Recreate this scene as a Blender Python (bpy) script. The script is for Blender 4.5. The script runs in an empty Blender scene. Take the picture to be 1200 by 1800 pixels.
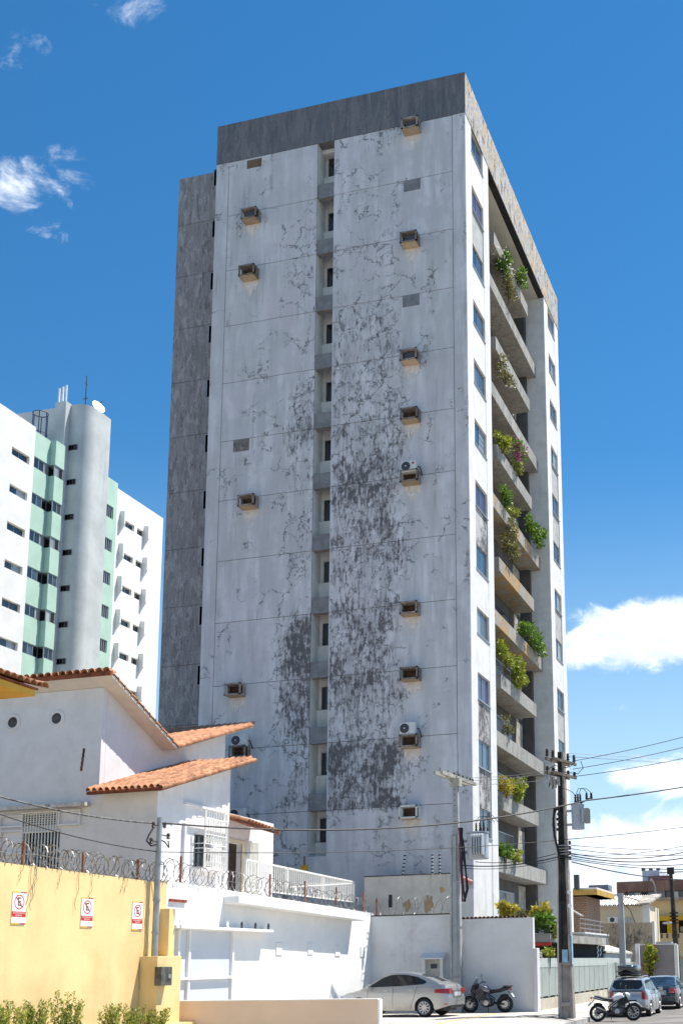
import bpy, bmesh, math, random
from mathutils import Vector, Matrix
random.seed(7)
R_ = math.radians
sc = bpy.context.scene
COL = sc.collection
# ---------------------------------------------------------------- camera
cam = bpy.data.cameras.new('camera'); camo = bpy.data.objects.new('camera', cam); COL.objects.link(camo)
RW = ((0.966, -0.064, -0.25), (0.258, 0.172, 0.951), (-0.018, -0.983, 0.182))   # image x / y-down / depth -> world
PPX, PPY, FPX, EYE = 905.5, 1321.45, 2007.7, 1.8
_z = Vector((RW[0][2], RW[1][2], RW[2][2])).normalized()
_x = Vector((RW[0][0], RW[1][0], RW[2][0])); _x = (_x - _x.dot(_z) * _z).normalized()
_y = _z.cross(_x)                                                               # image down
camo.matrix_world = Matrix(((_x.x, -_y.x, -_z.x, 0), (_x.y, -_y.y, -_z.y, 0), (_x.z, -_y.z, -_z.z, EYE), (0, 0, 0, 1)))
cam.sensor_fit = 'VERTICAL'; cam.sensor_height = 36; cam.sensor_width = 24
cam.lens = FPX / 1800 * 36
cam.shift_x = -(PPX - 600) / 1800; cam.shift_y = (PPY - 900) / 1800
cam.clip_end = 4000; cam.clip_start = 0.1
sc.camera = camo
def at(px, py, X=None, Y=None, Z=None, d=None):
    """the real place, on a given plane of the site, that a measured point belongs to"""
    r = _x * ((px - PPX) / FPX) + _y * ((py - PPY) / FPX) + _z
    if X is not None: t = X / r.x
    elif Y is not None: t = Y / r.y
    elif Z is not None: t = (Z - EYE) / r.z
    else: t = d
    return Vector((0, 0, EYE)) + r * t
# ---------------------------------------------------------------- sky, sun, exposure
SUN_EL, SUN_PHI = 64, 36            # elevation; swing from +X (the street side) towards +Y
sunv = Vector((math.cos(R_(SUN_PHI)) * math.cos(R_(SUN_EL)), math.sin(R_(SUN_PHI)) * math.cos(R_(SUN_EL)), math.sin(R_(SUN_EL))))
SKY_STRENGTH = 0.092
W = bpy.data.worlds.new('World'); sc.world = W; W.use_nodes = True
wt = W.node_tree; wt.nodes.clear()
class N:
    """tiny node helper"""
    def __init__(s, tree): s.t = tree
    def new(s, typ, **kw):
        n = s.t.nodes.new(typ)
        for k, v in kw.items():
            if k.startswith('i_'):
                key = k[2:]; key = int(key) if key.isdigit() else key.replace('_', ' ')
                s.put(n.inputs[key], v)
            else: setattr(n, k, v)
        return n
    def put(s, sock, v):
        if hasattr(v, 'outputs'): v = v.outputs[0]
        if isinstance(v, bpy.types.NodeSocket): s.t.links.new(v, sock)
        else: sock.default_value = v
    def m(s, op, a, b=None, c=None, clamp=False):
        n = s.t.nodes.new('ShaderNodeMath'); n.operation = op; n.use_clamp = clamp
        s.put(n.inputs[0], a)
        if b is not None: s.put(n.inputs[1], b)
        if c is not None: s.put(n.inputs[2], c)
        return n.outputs[0]
    def smooth(s, v, lo, hi, a=0.0, b=1.0):
        n = s.t.nodes.new('ShaderNodeMapRange'); n.interpolation_type = 'SMOOTHSTEP'
        s.put(n.inputs[0], v); s.put(n.inputs[1], lo); s.put(n.inputs[2], hi); s.put(n.inputs[3], a); s.put(n.inputs[4], b)
        return n.outputs[0]
    def mix(s, f, a, b, mode='MIX'):
        n = s.t.nodes.new('ShaderNodeMix'); n.data_type = 'RGBA'; n.blend_type = mode
        s.put(n.inputs[0], f); s.put(n.inputs[6], c4(a)); s.put(n.inputs[7], c4(b))
        return n.outputs[2]
    def noise(s, vec, scale, detail=4, rough=.55, dist=0.0, color=False, mscale=None, loc=None):
        if mscale or loc:
            mp = s.t.nodes.new('ShaderNodeMapping'); s.put(mp.inputs[0], vec)
            if mscale: mp.inputs['Scale'].default_value = mscale
            if loc: mp.inputs['Location'].default_value = loc
            vec = mp.outputs[0]
        n = s.t.nodes.new('ShaderNodeTexNoise'); s.put(n.inputs['Vector'], vec)
        n.inputs['Scale'].default_value = scale; n.inputs['Detail'].default_value = detail
        n.inputs['Roughness'].default_value = rough; n.inputs['Distortion'].default_value = dist
        return n.outputs[1 if color else 0]
def c4(v):
    if isinstance(v, (tuple, list)) and len(v) == 3: return (*v, 1)
    return v
w = N(wt)
wout = w.new('ShaderNodeOutputWorld'); bg = w.new('ShaderNodeBackground'); bg.inputs[1].default_value = SKY_STRENGTH
wt.links.new(bg.outputs[0], wout.inputs[0])
sky = w.new('ShaderNodeTexSky', sky_type='NISHITA', sun_disc=False, sun_elevation=R_(SUN_EL), sun_rotation=R_(90 - SUN_PHI),
            air_density=1.0, dust_density=0.0, ozone_density=1.0, altitude=0)
tc = w.new('ShaderNodeTexCoord')
sep = w.new('ShaderNodeSeparateXYZ'); wt.links.new(tc.outputs['Generated'], sep.inputs[0])
az = w.m('ARCTAN2', sep.outputs[0], sep.outputs[1]); el = w.m('ARCSINE', sep.outputs[2])
# cumulus: a puffy field round the whole sky, with the groups seen over the street and the roofs
n1 = w.noise(tc.outputs['Generated'], 5.0, 4, .62, .35, mscale=(1, 1, 1.7), loc=(3.1, 1.7, .4))
n2 = w.noise(tc.outputs['Generated'], 19.0, 6, .68, .45, mscale=(1, 1, 1.5))
field = w.m('ADD', w.m('MULTIPLY', n1, .52), w.m('MULTIPLY', n2, .48))
bias = w.smooth(el, .0, .75, .06, -.10)
cmb = w.new('ShaderNodeCombineXYZ'); w.put(cmb.inputs[0], az); w.put(cmb.inputs[1], el)
blobs = None
def blob(px, py, ru, rv, amp):
    global blobs
    v = at(px, py, d=1) - Vector((0, 0, EYE)); v.normalize()
    a0 = math.atan2(v.x, v.y); e0 = math.asin(v.z)
    mp = w.new('ShaderNodeMapping', vector_type='POINT'); sx, sy = 2008 / ru * math.cos(e0), 2008 / rv
    mp.inputs['Scale'].default_value = (sx, sy, 0); mp.inputs['Location'].default_value = (-a0 * sx, -e0 * sy, 0); w.put(mp.inputs[0], cmb)
    ln = w.new('ShaderNodeVectorMath', operation='LENGTH'); w.put(ln.inputs[0], mp)
    b = w.smooth(ln.outputs['Value'], 0.0, 1.0, amp, 0.0)
    blobs = b if blobs is None else w.m('MAXIMUM', blobs, b)
blob(1140, 1120, 190, 100, .46); blob(1040, 1135, 120, 60, .34)
blob(1090, 1480, 230, 95, .42); blob(1190, 1480, 160, 80, .38); blob(1010, 1540, 190, 80, .36); blob(1150, 1365, 150, 60, .30); blob(1150, 1560, 260, 60, .34); blob(1095, 1245, 90, 30, .18)
blob(10, 320, 270, 130, .25); blob(130, 300, 200, 90, .22); blob(0, 60, 280, 170, .28); blob(190, 10, 260, 80, .24)
dens = w.smooth(w.m('ADD', w.m('ADD', field, bias), blobs), .60, .80)
shade = w.mix(w.smooth(n2, .35, .66), (6.6, 7.2, 8.0), (10.6, 10.8, 11.0))
hs = w.new('ShaderNodeHueSaturation'); hs.inputs['Saturation'].default_value = 1.22; hs.inputs['Value'].default_value = .92; w.put(hs.inputs['Color'], w.mix(1.0, sky.outputs[0], (.86, 1.06, 1.14), 'MULTIPLY'))
lowsky = w.mix(w.smooth(el, .0, .45, .90, 0.0), hs.outputs[0], (4.4, 6.0, 7.3))
skyc = w.mix(w.m('MULTIPLY', dens, .93), lowsky, shade)
wt.links.new(skyc, bg.inputs[0])
sun = bpy.data.lights.new('sun', 'SUN'); sun.energy = 5.0; sun.angle = R_(.53); sun.color = (1, .955, .88)
suno = bpy.data.objects.new('sun', sun); COL.objects.link(suno)
suno.rotation_euler = (-sunv).to_track_quat('-Z', 'Y').to_euler(); suno.location = (20, 10, 60)
sc.view_settings.view_transform = 'Standard'; sc.view_settings.look = 'None'; sc.view_settings.gamma = 1
sc.view_settings.exposure = 0.7
sc.cycles.max_bounces = 5; sc.cycles.diffuse_bounces = 3; sc.cycles.glossy_bounces = 2
# ---------------------------------------------------------------- materials
MATS = {}
def mat(name, col, rough=.85, var=.12, scale=1.2, bump=.25, bscale=40, metal=0.0, streak=0.0, streakcol=(.06, .06, .06), spec=.3, dirt=0.0, dirtcol=(.05, .045, .04), dscale=.8, coat=0.0, rnd=0.0):
    """painted / mineral surface: base colour, cloudy variation, rain streaks, blotches of dirt, fine relief"""
    if name in MATS: return MATS[name]
    m = bpy.data.materials.new(name); m.use_nodes = True; t = m.node_tree; n = N(t)
    b = t.nodes['Principled BSDF']
    geo = n.new('ShaderNodeNewGeometry'); p = geo.outputs['Position']
    c = c4(col)
    if var:
        nz = n.noise(p, scale, 6, .6)
        dark = tuple(x * (1 - var * 1.6) for x in col); lite = tuple(min(1, x * (1 + var)) for x in col)
        c = n.mix(n.smooth(nz, .3, .7), dark, lite)
    if streak:
        s1 = n.noise(p, 3.0, 5, .6, mscale=(1, 1, .07)); s2 = n.noise(p, .45, 3, .5)
        f = n.m('MULTIPLY', n.smooth(s1, .5, .78), n.smooth(s2, .35, .65)); c = n.mix(n.m('MULTIPLY', f, streak), c, streakcol)
    if dirt:
        d1 = n.noise(p, dscale, 9, .68, .4); c = n.mix(n.m('MULTIPLY', n.smooth(d1, .54, .68), dirt), c, dirtcol)
    if rnd:
        oi = n.new('ShaderNodeObjectInfo'); c = n.mix(n.m('MULTIPLY', n.smooth(oi.outputs['Random'], .25, 1.0), rnd), c, tuple(x * .35 for x in col))
    n.put(b.inputs['Base Color'], c)
    b.inputs['Roughness'].default_value = rough; b.inputs['Metallic'].default_value = metal
    b.inputs['Specular IOR Level'].default_value = spec; b.inputs['Coat Weight'].default_value = coat
    if coat: b.inputs['Coat Roughness'].default_value = .05
    if bump:
        bn = n.new('ShaderNodeBump', i_Strength=bump, i_Distance=.02); n.put(bn.inputs['Height'], n.noise(p, bscale, 5, .65)); t.links.new(bn.outputs[0], b.inputs['Normal'])
    MATS[name] = m; return m
def glass(name, col, rough=.04, alpha_var=.3):
    if name in MATS: return MATS[name]
    m = bpy.data.materials.new(name); m.use_nodes = True; t = m.node_tree; n = N(t); b = t.nodes['Principled BSDF']
    geo = n.new('ShaderNodeNewGeometry'); oi = n.new('ShaderNodeObjectInfo')
    nz = n.m('ADD', n.noise(geo.outputs['Position'], .9, 3, .5), n.m('MULTIPLY', n.m('SUBTRACT', oi.outputs['Random'], .5), .5))
    n.put(b.inputs['Base Color'], n.mix(n.smooth(nz, .35, .75), tuple(x * (1 - alpha_var) for x in col), tuple(min(1, x * (1 + alpha_var)) for x in col)))
    b.inputs['Roughness'].default_value = rough; b.inputs['Specular IOR Level'].default_value = .9; b.inputs['IOR'].default_value = 1.55
    MATS[name] = m; return m
def leafmat(name, c1, c2, trans=.35):
    if name in MATS: return MATS[name]
    m = bpy.data.materials.new(name); m.use_nodes = True; t = m.node_tree; n = N(t); b = t.nodes['Principled BSDF']
    geo = n.new('ShaderNodeNewGeometry')
    f = n.m('ADD', n.m('MULTIPLY', geo.outputs['Random Per Island'], .7), n.m('MULTIPLY', n.noise(geo.outputs['Position'], 2.0, 3), .3))
    col = n.mix(n.smooth(f, .15, .85), c1, c2); n.put(b.inputs['Base Color'], col)
    b.inputs['Roughness'].default_value = .45; b.inputs['Specular IOR Level'].default_value = .35
    tr = n.new('ShaderNodeBsdfTranslucent'); n.put(tr.inputs[0], col)
    mx = n.new('ShaderNodeMixShader'); mx.inputs[0].default_value = trans
    t.links.new(b.outputs[0], mx.inputs[1]); t.links.new(tr.outputs[0], mx.inputs[2]); t.links.new(mx.outputs[0], t.nodes['Material Output'].inputs[0])
    MATS[name] = m; return m
# ---------------------------------------------------------------- mesh helpers
class MB:
    def __init__(s): s.v = []; s.f = []
    def add(s, vs, fs):
        o = len(s.v); s.v += [tuple(q) for q in vs]; s.f += [tuple(i + o for i in f) for f in fs]; return s
    def box(s, x0, x1, y0, y1, z0, z1):
        return s.add([(x0, y0, z0), (x1, y0, z0), (x1, y1, z0), (x0, y1, z0), (x0, y0, z1), (x1, y0, z1), (x1, y1, z1), (x0, y1, z1)],
                     [(0, 3, 2, 1), (4, 5, 6, 7), (0, 1, 5, 4), (1, 2, 6, 5), (2, 3, 7, 6), (3, 0, 4, 7)])
    def cbox(s, c, sx, sy, sz, rot=None):
        vs = [Vector((x * sx / 2, y * sy / 2, z * sz / 2)) for z in (-1, 1) for x, y in ((-1, -1), (1, -1), (1, 1), (-1, 1))]
        if rot is not None: vs = [rot @ q for q in vs]
        return s.add([q + Vector(c) for q in vs], [(0, 3, 2, 1), (4, 5, 6, 7), (0, 1, 5, 4), (1, 2, 6, 5), (2, 3, 7, 6), (3, 0, 4, 7)])
    def bar(s, a, b, w_, h_=None, up=(0, 0, 1)):
        a = Vector(a); b = Vector(b); h_ = h_ or w_; d = (b - a)
        if d.length < 1e-6: return s
        dn = d.normalized(); u = Vector(up)
        if abs(dn.dot(u)) > .98: u = Vector((1, 0, 0))
        sx = dn.cross(u).normalized(); sy = sx.cross(dn)
        vs = [p + sx * (i * w_ / 2) + sy * (j * h_ / 2) for p in (a, b) for i, j in ((-1, -1), (1, -1), (1, 1), (-1, 1))]
        return s.add(vs, [(0, 1, 2, 3), (7, 6, 5, 4), (0, 4, 5, 1), (1, 5, 6, 2), (2, 6, 7, 3), (3, 7, 4, 0)])
    def tube(s, pts, r, n=6, caps=True, closed=False):
        pts = [Vector(q) for q in pts]; k = len(pts); rr = r if isinstance(r, (list, tuple)) else [r] * k
        rings = []; prev = None
        for i in range(k):
            if closed: d = pts[(i + 1) % k] - pts[i - 1]
            else: d = pts[min(i + 1, k - 1)] - pts[max(i - 1, 0)]
            d.normalize()
            if prev is None:
                u = Vector((0, 0, 1)) if abs(d.z) < .9 else Vector((1, 0, 0)); sx = d.cross(u).normalized()
            else: sx = (prev - prev.dot(d) * d).normalized()
            prev = sx; sy = d.cross(sx)
            rings.append([pts[i] + (sx * math.cos(2 * math.pi * j / n) + sy * math.sin(2 * math.pi * j / n)) * rr[i] for j in range(n)])
        vs = [q for ring in rings for q in ring]; fs = []
        for i in range(k if closed else k - 1):
            i2 = (i + 1) % k
            for j in range(n): j2 = (j + 1) % n; fs.append((i * n + j, i * n + j2, i2 * n + j2, i2 * n + j))
        if caps and not closed: fs += [tuple(range(n))[::-1], tuple(range((k - 1) * n, k * n))]
        return s.add(vs, fs)
    def cyl(s, a, b, r0, r1=None, n=16): return s.tube([a, b], [r0, r0 if r1 is None else r1], n)
    def lathe(s, c, prof, n=16, axis='z'):
        """prof: list of (radius, height along axis)"""
        c = Vector(c); vs = []; fs = []
        for r, h in prof:
            for j in range(n):
                a = 2 * math.pi * j / n; p, q = r * math.cos(a), r * math.sin(a)
                vs.append(c + (Vector((p, q, h)) if axis == 'z' else Vector((h, p, q)) if axis == 'x' else Vector((q, h, p))))
        for i in range(len(prof) - 1):
            for j in range(n): j2 = (j + 1) % n; fs.append((i * n + j, i * n + j2, (i + 1) * n + j2, (i + 1) * n + j))
        fs += [tuple(range(n))[::-1], tuple(range((len(prof) - 1) * n, len(prof) * n))]
        return s.add(vs, fs)
    def prism(s, poly, axis, a, b):
        """poly of 2D points extruded along axis from a to b"""
        def mk(u, v, t): return (t, u, v) if axis == 'x' else (u, t, v) if axis == 'y' else (u, v, t)
        n = len(poly); vs = [mk(u, v, a) for u, v in poly] + [mk(u, v, b) for u, v in poly]
        return s.add(vs, [tuple(range(n)), tuple(range(n, 2 * n))[::-1]] + [(i, i + n, (i + 1) % n + n, (i + 1) % n) for i in range(n)])
    def quad(s, a, b, c, d): return s.add([a, b, c, d], [(0, 1, 2, 3)])
    def mesh(s, name, off=None, smooth=False, fix=True):
        me = bpy.data.meshes.new(name)
        vs = s.v if off is None else [(x - off[0], y - off[1], z - off[2]) for x, y, z in s.v]
        me.from_pydata(vs, [], s.f)
        if fix:
            bm = bmesh.new(); bm.from_mesh(me); bmesh.ops.recalc_face_normals(bm, faces=bm.faces); bm.to_mesh(me); bm.free()
        if smooth:
            me.polygons.foreach_set('use_smooth', [True] * len(me.polygons))
            if smooth != 'all': me.set_sharp_from_angle(angle=R_(smooth if smooth is not True else 40))
        return me
    def build(s, name, m, parent=None, smooth=False, bevel=0, local=False, fix=True):
        off = None if local else (wl(parent) if parent else None)
        if off is None and parent is None and s.v and not local:
            xs = [q[0] for q in s.v]; ys = [q[1] for q in s.v]; zs = [q[2] for q in s.v]
            off = ((min(xs) + max(xs)) / 2, (min(ys) + max(ys)) / 2, min(zs))
        me = s.mesh(name, off, smooth, fix); o = bpy.data.objects.new(name, me); COL.objects.link(o)
        if parent: o.parent = parent
        elif off: o.location = off
        me.materials.append(m)
        if bevel:
            b = o.modifiers.new('bevel', 'BEVEL'); b.width = bevel; b.segments = 2; b.limit_method = 'ANGLE'; b.angle_limit = R_(35)
        return o
def wl(o):
    p = Vector((0, 0, 0))
    while o is not None: p += o.location; o = o.parent
    return p
def thing(name, label, cat, loc=(0, 0, 0), rotz=0, group=None):
    o = bpy.data.objects.new(name, None); COL.objects.link(o); o.location = loc; o.rotation_euler = (0, 0, rotz); o.empty_display_size = .2
    return tag(o, label, cat, group)
def tag(o, label, cat, group=None):
    o['label'] = label; o['category'] = cat
    if group: o['group'] = group
    return o
def struct(o): o['kind'] = 'structure'; return o
def stuff(o): o['kind'] = 'stuff'; return o
def inst(name, me, parent, loc, rot=None, scale=None, mt=None):
    o = bpy.data.objects.new(name, me); COL.objects.link(o); o.parent = parent; o.location = loc
    if rot is not None: o.rotation_euler = rot
    if scale is not None: o.scale = scale
    return o
def copy_tree(o, parent=None):
    c = o.copy(); COL.objects.link(c); c.parent = parent
    for ch in o.children: copy_tree(ch, c)
    return c
# ================================================================ setting: ground, lot, pavement, road
M_ground = mat('dry_ground', (.30, .27, .23), .95, .2, .3)
M_lot = mat('pale_concrete_paving', (.50, .46, .41), .9, .12, .9, .3, 25, dirt=.35, dirtcol=(.25, .22, .19), dscale=.5)
M_road = mat('worn_asphalt', (.20, .185, .17), .92, .2, .7, .5, 60, dirt=.4, dirtcol=(.28, .26, .23), dscale=.35)
M_kerb = mat('kerb_concrete', (.46, .44, .40), .9, .15, 2, .3)
M_ypaint = mat('yellow_road_paint', (.62, .45, .08), .8, .2, 4)
o = MB().quad((-1500, -300, -.45), (1500, -300, -.45), (1500, 2500, -.45), (-1500, 2500, -.45)).build('ground', M_ground); struct(o)
o = MB().quad((-8.55, -20, -.37), (7.5, -20, -.37), (7.5, 420, -.37), (-8.55, 420, -.37)).build('road', M_road); struct(o)
b = MB()
prof = [(-17.3, 0), (-14, 0), (-11, 0), (-10, -.02), (-9.3, -.10), (-8.75, -.2)]
ys = [8, 20, 26, 30, 34, 38, 42.6]
for i in range(len(prof) - 1):
    for j in range(len(ys) - 1):
        (x0, z0), (x1, z1) = prof[i], prof[i + 1]
        b.quad((x0, ys[j], z0), (x1, ys[j], z1), (x1, ys[j + 1], z1), (x0, ys[j + 1], z0))
lot = b.build('parking_pavement', M_lot); struct(lot)
# scored concrete ramp strips in the crossing
for k in range(5):
    x0 = -10.9 + k * .28
    zz = 0 if x0 < -10 else -.02 - (x0 + 10) * .1
    b = MB(); b.prism([(0, 0), (.22, 0), (.22, .014), (0, .014)], 'y', 0, 1.5)
    o = b.build('ramp_strip', M_kerb, lot, local=True); o.location = (Vector((x0, 38.2 + .25 * k, zz - .004)) - lot.location); o.rotation_euler = (0, .06 if x0 > -10 else 0, R_(-28))
b = MB(); n_ = 16
for j in range(n_):
    y0, y1 = 42.6 + j * 8, 42.6 + (j + 1) * 8
    b.quad((-10.7, y0, -.02), (-8.75, y0, -.2), (-8.75, y1, -.2), (-10.7, y1, -.02))
side = b.build('pavement', M_lot); struct(side)
kerb = thing('kerb', '', '', (-8.62, 40, -.37)); del kerb['label'], kerb['category']; struct(kerb); kerb.name = 'kerb'
me = MB().box(-.13, .11, 0, .98, 0, .172).mesh('kerb_stone'); me.materials.append(M_kerb)
for k in range(75): inst('kerb_stone', me, kerb, (0, -5 + k, random.uniform(-.006, .004)))
yl = MB()
p0 = at(766, 1800, Z=.004); p1 = at(868, 1781.5, Z=.004); dn = (p1 - p0).normalized(); sd = Vector((-dn.y, dn.x, 0)) * .06
yl.quad(p0 - sd - dn * 4, p0 + sd - dn * 4, p1 + sd, p1 - sd); yo = yl.build('yellow_bay_line', M_ypaint); struct(yo)

# ================================================================ apartment tower
XL, XR, YF, YB = -27.13, -14.01, 46.0, 65.85
ST = 3.02; Z0 = 8.55; ZT = Z0 + 11 * ST; ZTOP = 43.97
SL0, SL1 = -21.60, -20.71
YN0, YN1, YF0, YF1 = 49.9, 62.0, 62.0, 65.85
def zk(k): return Z0 + ST * k
def flake_mat(name, c1, c2, c3, sc_=1.6, zst=.5, t1=.5, t2=.60, soft=.014):
    m = bpy.data.materials.new(name); m.use_nodes = True; t = m.node_tree; n = N(t); bs = t.nodes['Principled BSDF']; geo = n.new('ShaderNodeNewGeometry'); p = geo.outputs['Position']
    a = n.noise(p, sc_, 7, .74, .6, mscale=(1, 1, zst)); b = n.noise(p, sc_ * 2.2, 7, .78, .3, mscale=(1, 1, zst * .6), loc=(4, 7, 2)); d = n.noise(p, 5, 4, .7, mscale=(1, 1, .12)); e = n.noise(p, 12, 3, .7)
    c = n.mix(n.smooth(d, .3, .7), tuple(x * .72 for x in c1), tuple(x * 1.15 for x in c1)); c = n.mix(n.smooth(a, t1 - soft, t1 + soft), c, c2); c = n.mix(n.smooth(b, t2 - soft, t2 + soft), c, c3)
    c = n.mix(n.m('MULTIPLY', n.smooth(e, .45, .65), .25), c, tuple(x * .5 for x in c1)); n.put(bs.inputs['Base Color'], c); bs.inputs['Roughness'].default_value = .92; bs.inputs['Specular IOR Level'].default_value = .2
    bn = n.new('ShaderNodeBump', i_Strength=.6, i_Distance=.02); n.put(bn.inputs['Height'], n.m('ADD', n.smooth(a, t1 - .02, t1 + .02), n.m('MULTIPLY', e, .5))); t.links.new(bn.outputs[0], bs.inputs['Normal']); MATS[name] = m; return m
def facade_mat(name, base=(.62, .62, .635), amt=1.0, fieldmask=True, crack=1.0, mould=(.072, .070, .073)):
    m = bpy.data.materials.new(name); m.use_nodes = True; t = m.node_tree; n = N(t); bs = t.nodes['Principled BSDF']
    geo = n.new('ShaderNodeNewGeometry'); p = geo.outputs['Position']; s = n.new('ShaderNodeSeparateXYZ'); t.links.new(p, s.inputs[0])
    X, Z = s.outputs[0], s.outputs[2]
    def curve(v, pts, lo, hi):
        mr = n.new('ShaderNodeMapRange'); n.put(mr.inputs[0], v); mr.inputs[1].default_value = lo; mr.inputs[2].default_value = hi
        cr = n.new('ShaderNodeValToRGB'); t.links.new(mr.outputs[0], cr.inputs[0]); e = cr.color_ramp.elements
        while len(e) > 1: e.remove(e[-1])
        for i, (q, val) in enumerate(pts):
            if i == 0: e[0].position = (q - lo) / (hi - lo); e[0].color = (val, val, val, 1)
            else: e.new((q - lo) / (hi - lo)).color = (val, val, val, 1)
        return cr.outputs[0]
    # cloudy lime-wash, brushed vertically
    n1 = n.noise(p, 1.1, 4, .6); n2 = n.noise(p, 2.2, 3, .6, mscale=(1, 1, .12)); n3 = n.noise(p, .35, 2, .5, loc=(5, 2, 9))
    c = n.mix(n.smooth(n2, .35, .68), tuple(x * .82 for x in base), tuple(min(1, x * 1.10) for x in base))
    c = n.mix(n.m('MULTIPLY', n.smooth(n1, .42, .62), .55), c, tuple(x * .76 for x in base))
    oi = n.new('ShaderNodeObjectInfo'); c = n.mix(n.m('MULTIPLY', oi.outputs['Random'], .35), c, (base[0] * .80, base[1] * .79, base[2] * .77))
    dr = n.m('MULTIPLY', n.smooth(n.noise(p, 4.5, 4, .65, mscale=(1, 1, .07), loc=(3, 3, 3)), .52, .70), n.smooth(n.noise(p, .7, 3, .6), .42, .62)); c = n.mix(n.m('MULTIPLY', dr, .45), c, (.24, .235, .235))
    c = n.mix(n.m('MULTIPLY', n.smooth(n3, .5, .68), .35), c, (base[0] * 1.0, base[1] * .93, base[2] * .97))
    if fieldmask:
        zr = curve(Z, [(0, .02), (8.3, .04), (8.56, .60), (11.3, .66), (11.7, .34), (13.0, .44), (14.4, .54), (14.8, .44), (17.5, .50), (18.2, .36), (20, .40), (22.5, .48), (24, .55), (25.5, .40), (27, .34), (32, .33), (33, .22), (37, .16), (42, .20)], 0, 44)
        zl = curve(Z, [(0, .04), (8.3, .08), (9, .40), (12, .44), (14.5, .46), (15, .66), (17.3, .64), (18, .22), (22, .26), (26, .33), (29, .26), (33, .18), (44, .06)], 0, 44)
        hz = n.noise(p, .55, 4, .6, loc=(1, 4, 2))
        xr = n.m('MULTIPLY', n.smooth(X, -20.75, -20.6), n.smooth(X, n.m('SUBTRACT', -15.7, n.m('MULTIPLY', hz, 1.4)), n.m('SUBTRACT', -17.2, n.m('MULTIPLY', hz, 1.4))))
        xl = n.m('MULTIPLY', n.smooth(X, n.m('SUBTRACT', -22.6, n.m('MULTIPLY', hz, 3)), n.m('SUBTRACT', -21.2, n.m('MULTIPLY', hz, 2))), n.smooth(X, -21.5, -21.6))
        dens = n.m('MAXIMUM', n.m('MULTIPLY', xr, zr), n.m('MULTIPLY', xl, zl))
        dens = n.m('ADD', dens, n.m('MULTIPLY', n.smooth(n.noise(p, .22, 2, .5, loc=(7, 3, 1)), .52, .7), .18))
    else:
        dens = n.smooth(n.noise(p, .25, 3, .5), .35, .75, .05, .75)
    dens = n.m('MULTIPLY', dens, n.smooth(n.noise(p, .9, 4, .6, loc=(8, 1, 3)), .32, .62, .72, 1.22))
    fb = n.noise(p, 4.2, 7, .74, .25, mscale=(1, 1, .8)); fv = n.noise(p, 7.5, 5, .70, mscale=(1, 1, .20))
    val = n.m('ADD', n.m('ADD', n.m('MULTIPLY', fb, .55), n.m('MULTIPLY', fv, .45)), n.m('MULTIPLY', n.m('SUBTRACT', dens, .5), .30 * amt))
    mo = n.m('MULTIPLY', n.smooth(val, .520, .575), n.smooth(dens, .02, .2))
    fine = n.noise(p, 16, 3, .7)
    mo = n.m('MULTIPLY', mo, n.smooth(fine, .32, .50, .45, 1.0))
    # cracks
    wv = n.new('ShaderNodeVectorMath', operation='ADD'); t.links.new(p, wv.inputs[0])
    ws = n.new('ShaderNodeVectorMath', operation='SCALE'); n.put(ws.inputs[0], n.noise(p, 2.6, 4, .68, color=True)); ws.inputs['Scale'].default_value = .95
    t.links.new(ws.outputs[0], wv.inputs[1])
    vo = n.new('ShaderNodeTexVoronoi', feature='DISTANCE_TO_EDGE'); t.links.new(wv.outputs[0], vo.inputs['Vector']); vo.inputs['Scale'].default_value = 1.05
    ln = n.m('SUBTRACT', 1.0, n.smooth(vo.outputs[0], .004, n.m('ADD', .018, n.m('MULTIPLY', n.smooth(fb, .46, .62), .075))))
    gate = n.smooth(n.m('ADD', n.noise(p, .6, 4, .6, loc=(2, 9, 4)), n.m('MULTIPLY', dens, .44)), .54, .615)
    ck = n.m('MULTIPLY', n.m('MULTIPLY', ln, gate), .85 * crack)
    f = n.m('MAXIMUM', mo, ck)
    wsh = n.m('ADD', n.m('ADD', n.m('MULTIPLY', fb, .3), n.m('MULTIPLY', fv, .7)), n.m('MULTIPLY', n.m('SUBTRACT', dens, .42), .34 * amt))
    halo = n.m('MULTIPLY', n.smooth(wsh, .46, .57), n.smooth(dens, .08, .35)); c = n.mix(n.m('MULTIPLY', halo, .70), c, (.215, .208, .21))
    c = n.mix(n.m('MULTIPLY', f, .93), c, n.mix(n.smooth(fine, .3, .7), mould, tuple(x * 1.7 for x in mould)))
    # grey half-worn halo
    n.put(bs.inputs['Base Color'], c); bs.inputs['Roughness'].default_value = .92; bs.inputs['Specular IOR Level'].default_value = .2
    bn = n.new('ShaderNodeBump', i_Strength=.5, i_Distance=.02); n.put(bn.inputs['Height'], n.m('SUBTRACT', fine, n.m('MULTIPLY', f, .6))); t.links.new(bn.outputs[0], bs.inputs['Normal'])
    MATS[name] = m; return m
M_face = facade_mat('weathered_lime_wash')
M_wing = flake_mat('grey_weathered_render', (.29, .28, .283), (.37, .36, .365), (.175, .165, .168), 2.6, .38, .52, .57, .06)
M_white = mat('clean_white_paint', (.71, .70, .68), .85, .06, 1.5, .2, 30, streak=.6, streakcol=(.40, .39, .38), dirt=.2, dirtcol=(.3, .3, .3), dscale=1.6)  # clean white paint of the street side, with streaks and dirt
M_fasc = flake_mat('slate_grey_paint', (.148, .153, .17), (.18, .18, .19), (.235, .225, .225), 1.3, .30, .52, .60, .07)
M_fB2 = flake_mat('flaking_fascia', (.47, .46, .45), (.54, .42, .27), (.11, .105, .10), 1.7, .6, .53, .565)
M_beam = mat('beam_grey', (.21, .215, .225), .9, .15, 2, .4, 25, dirt=.3, dirtcol=(.12, .12, .12), dscale=2)
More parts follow.
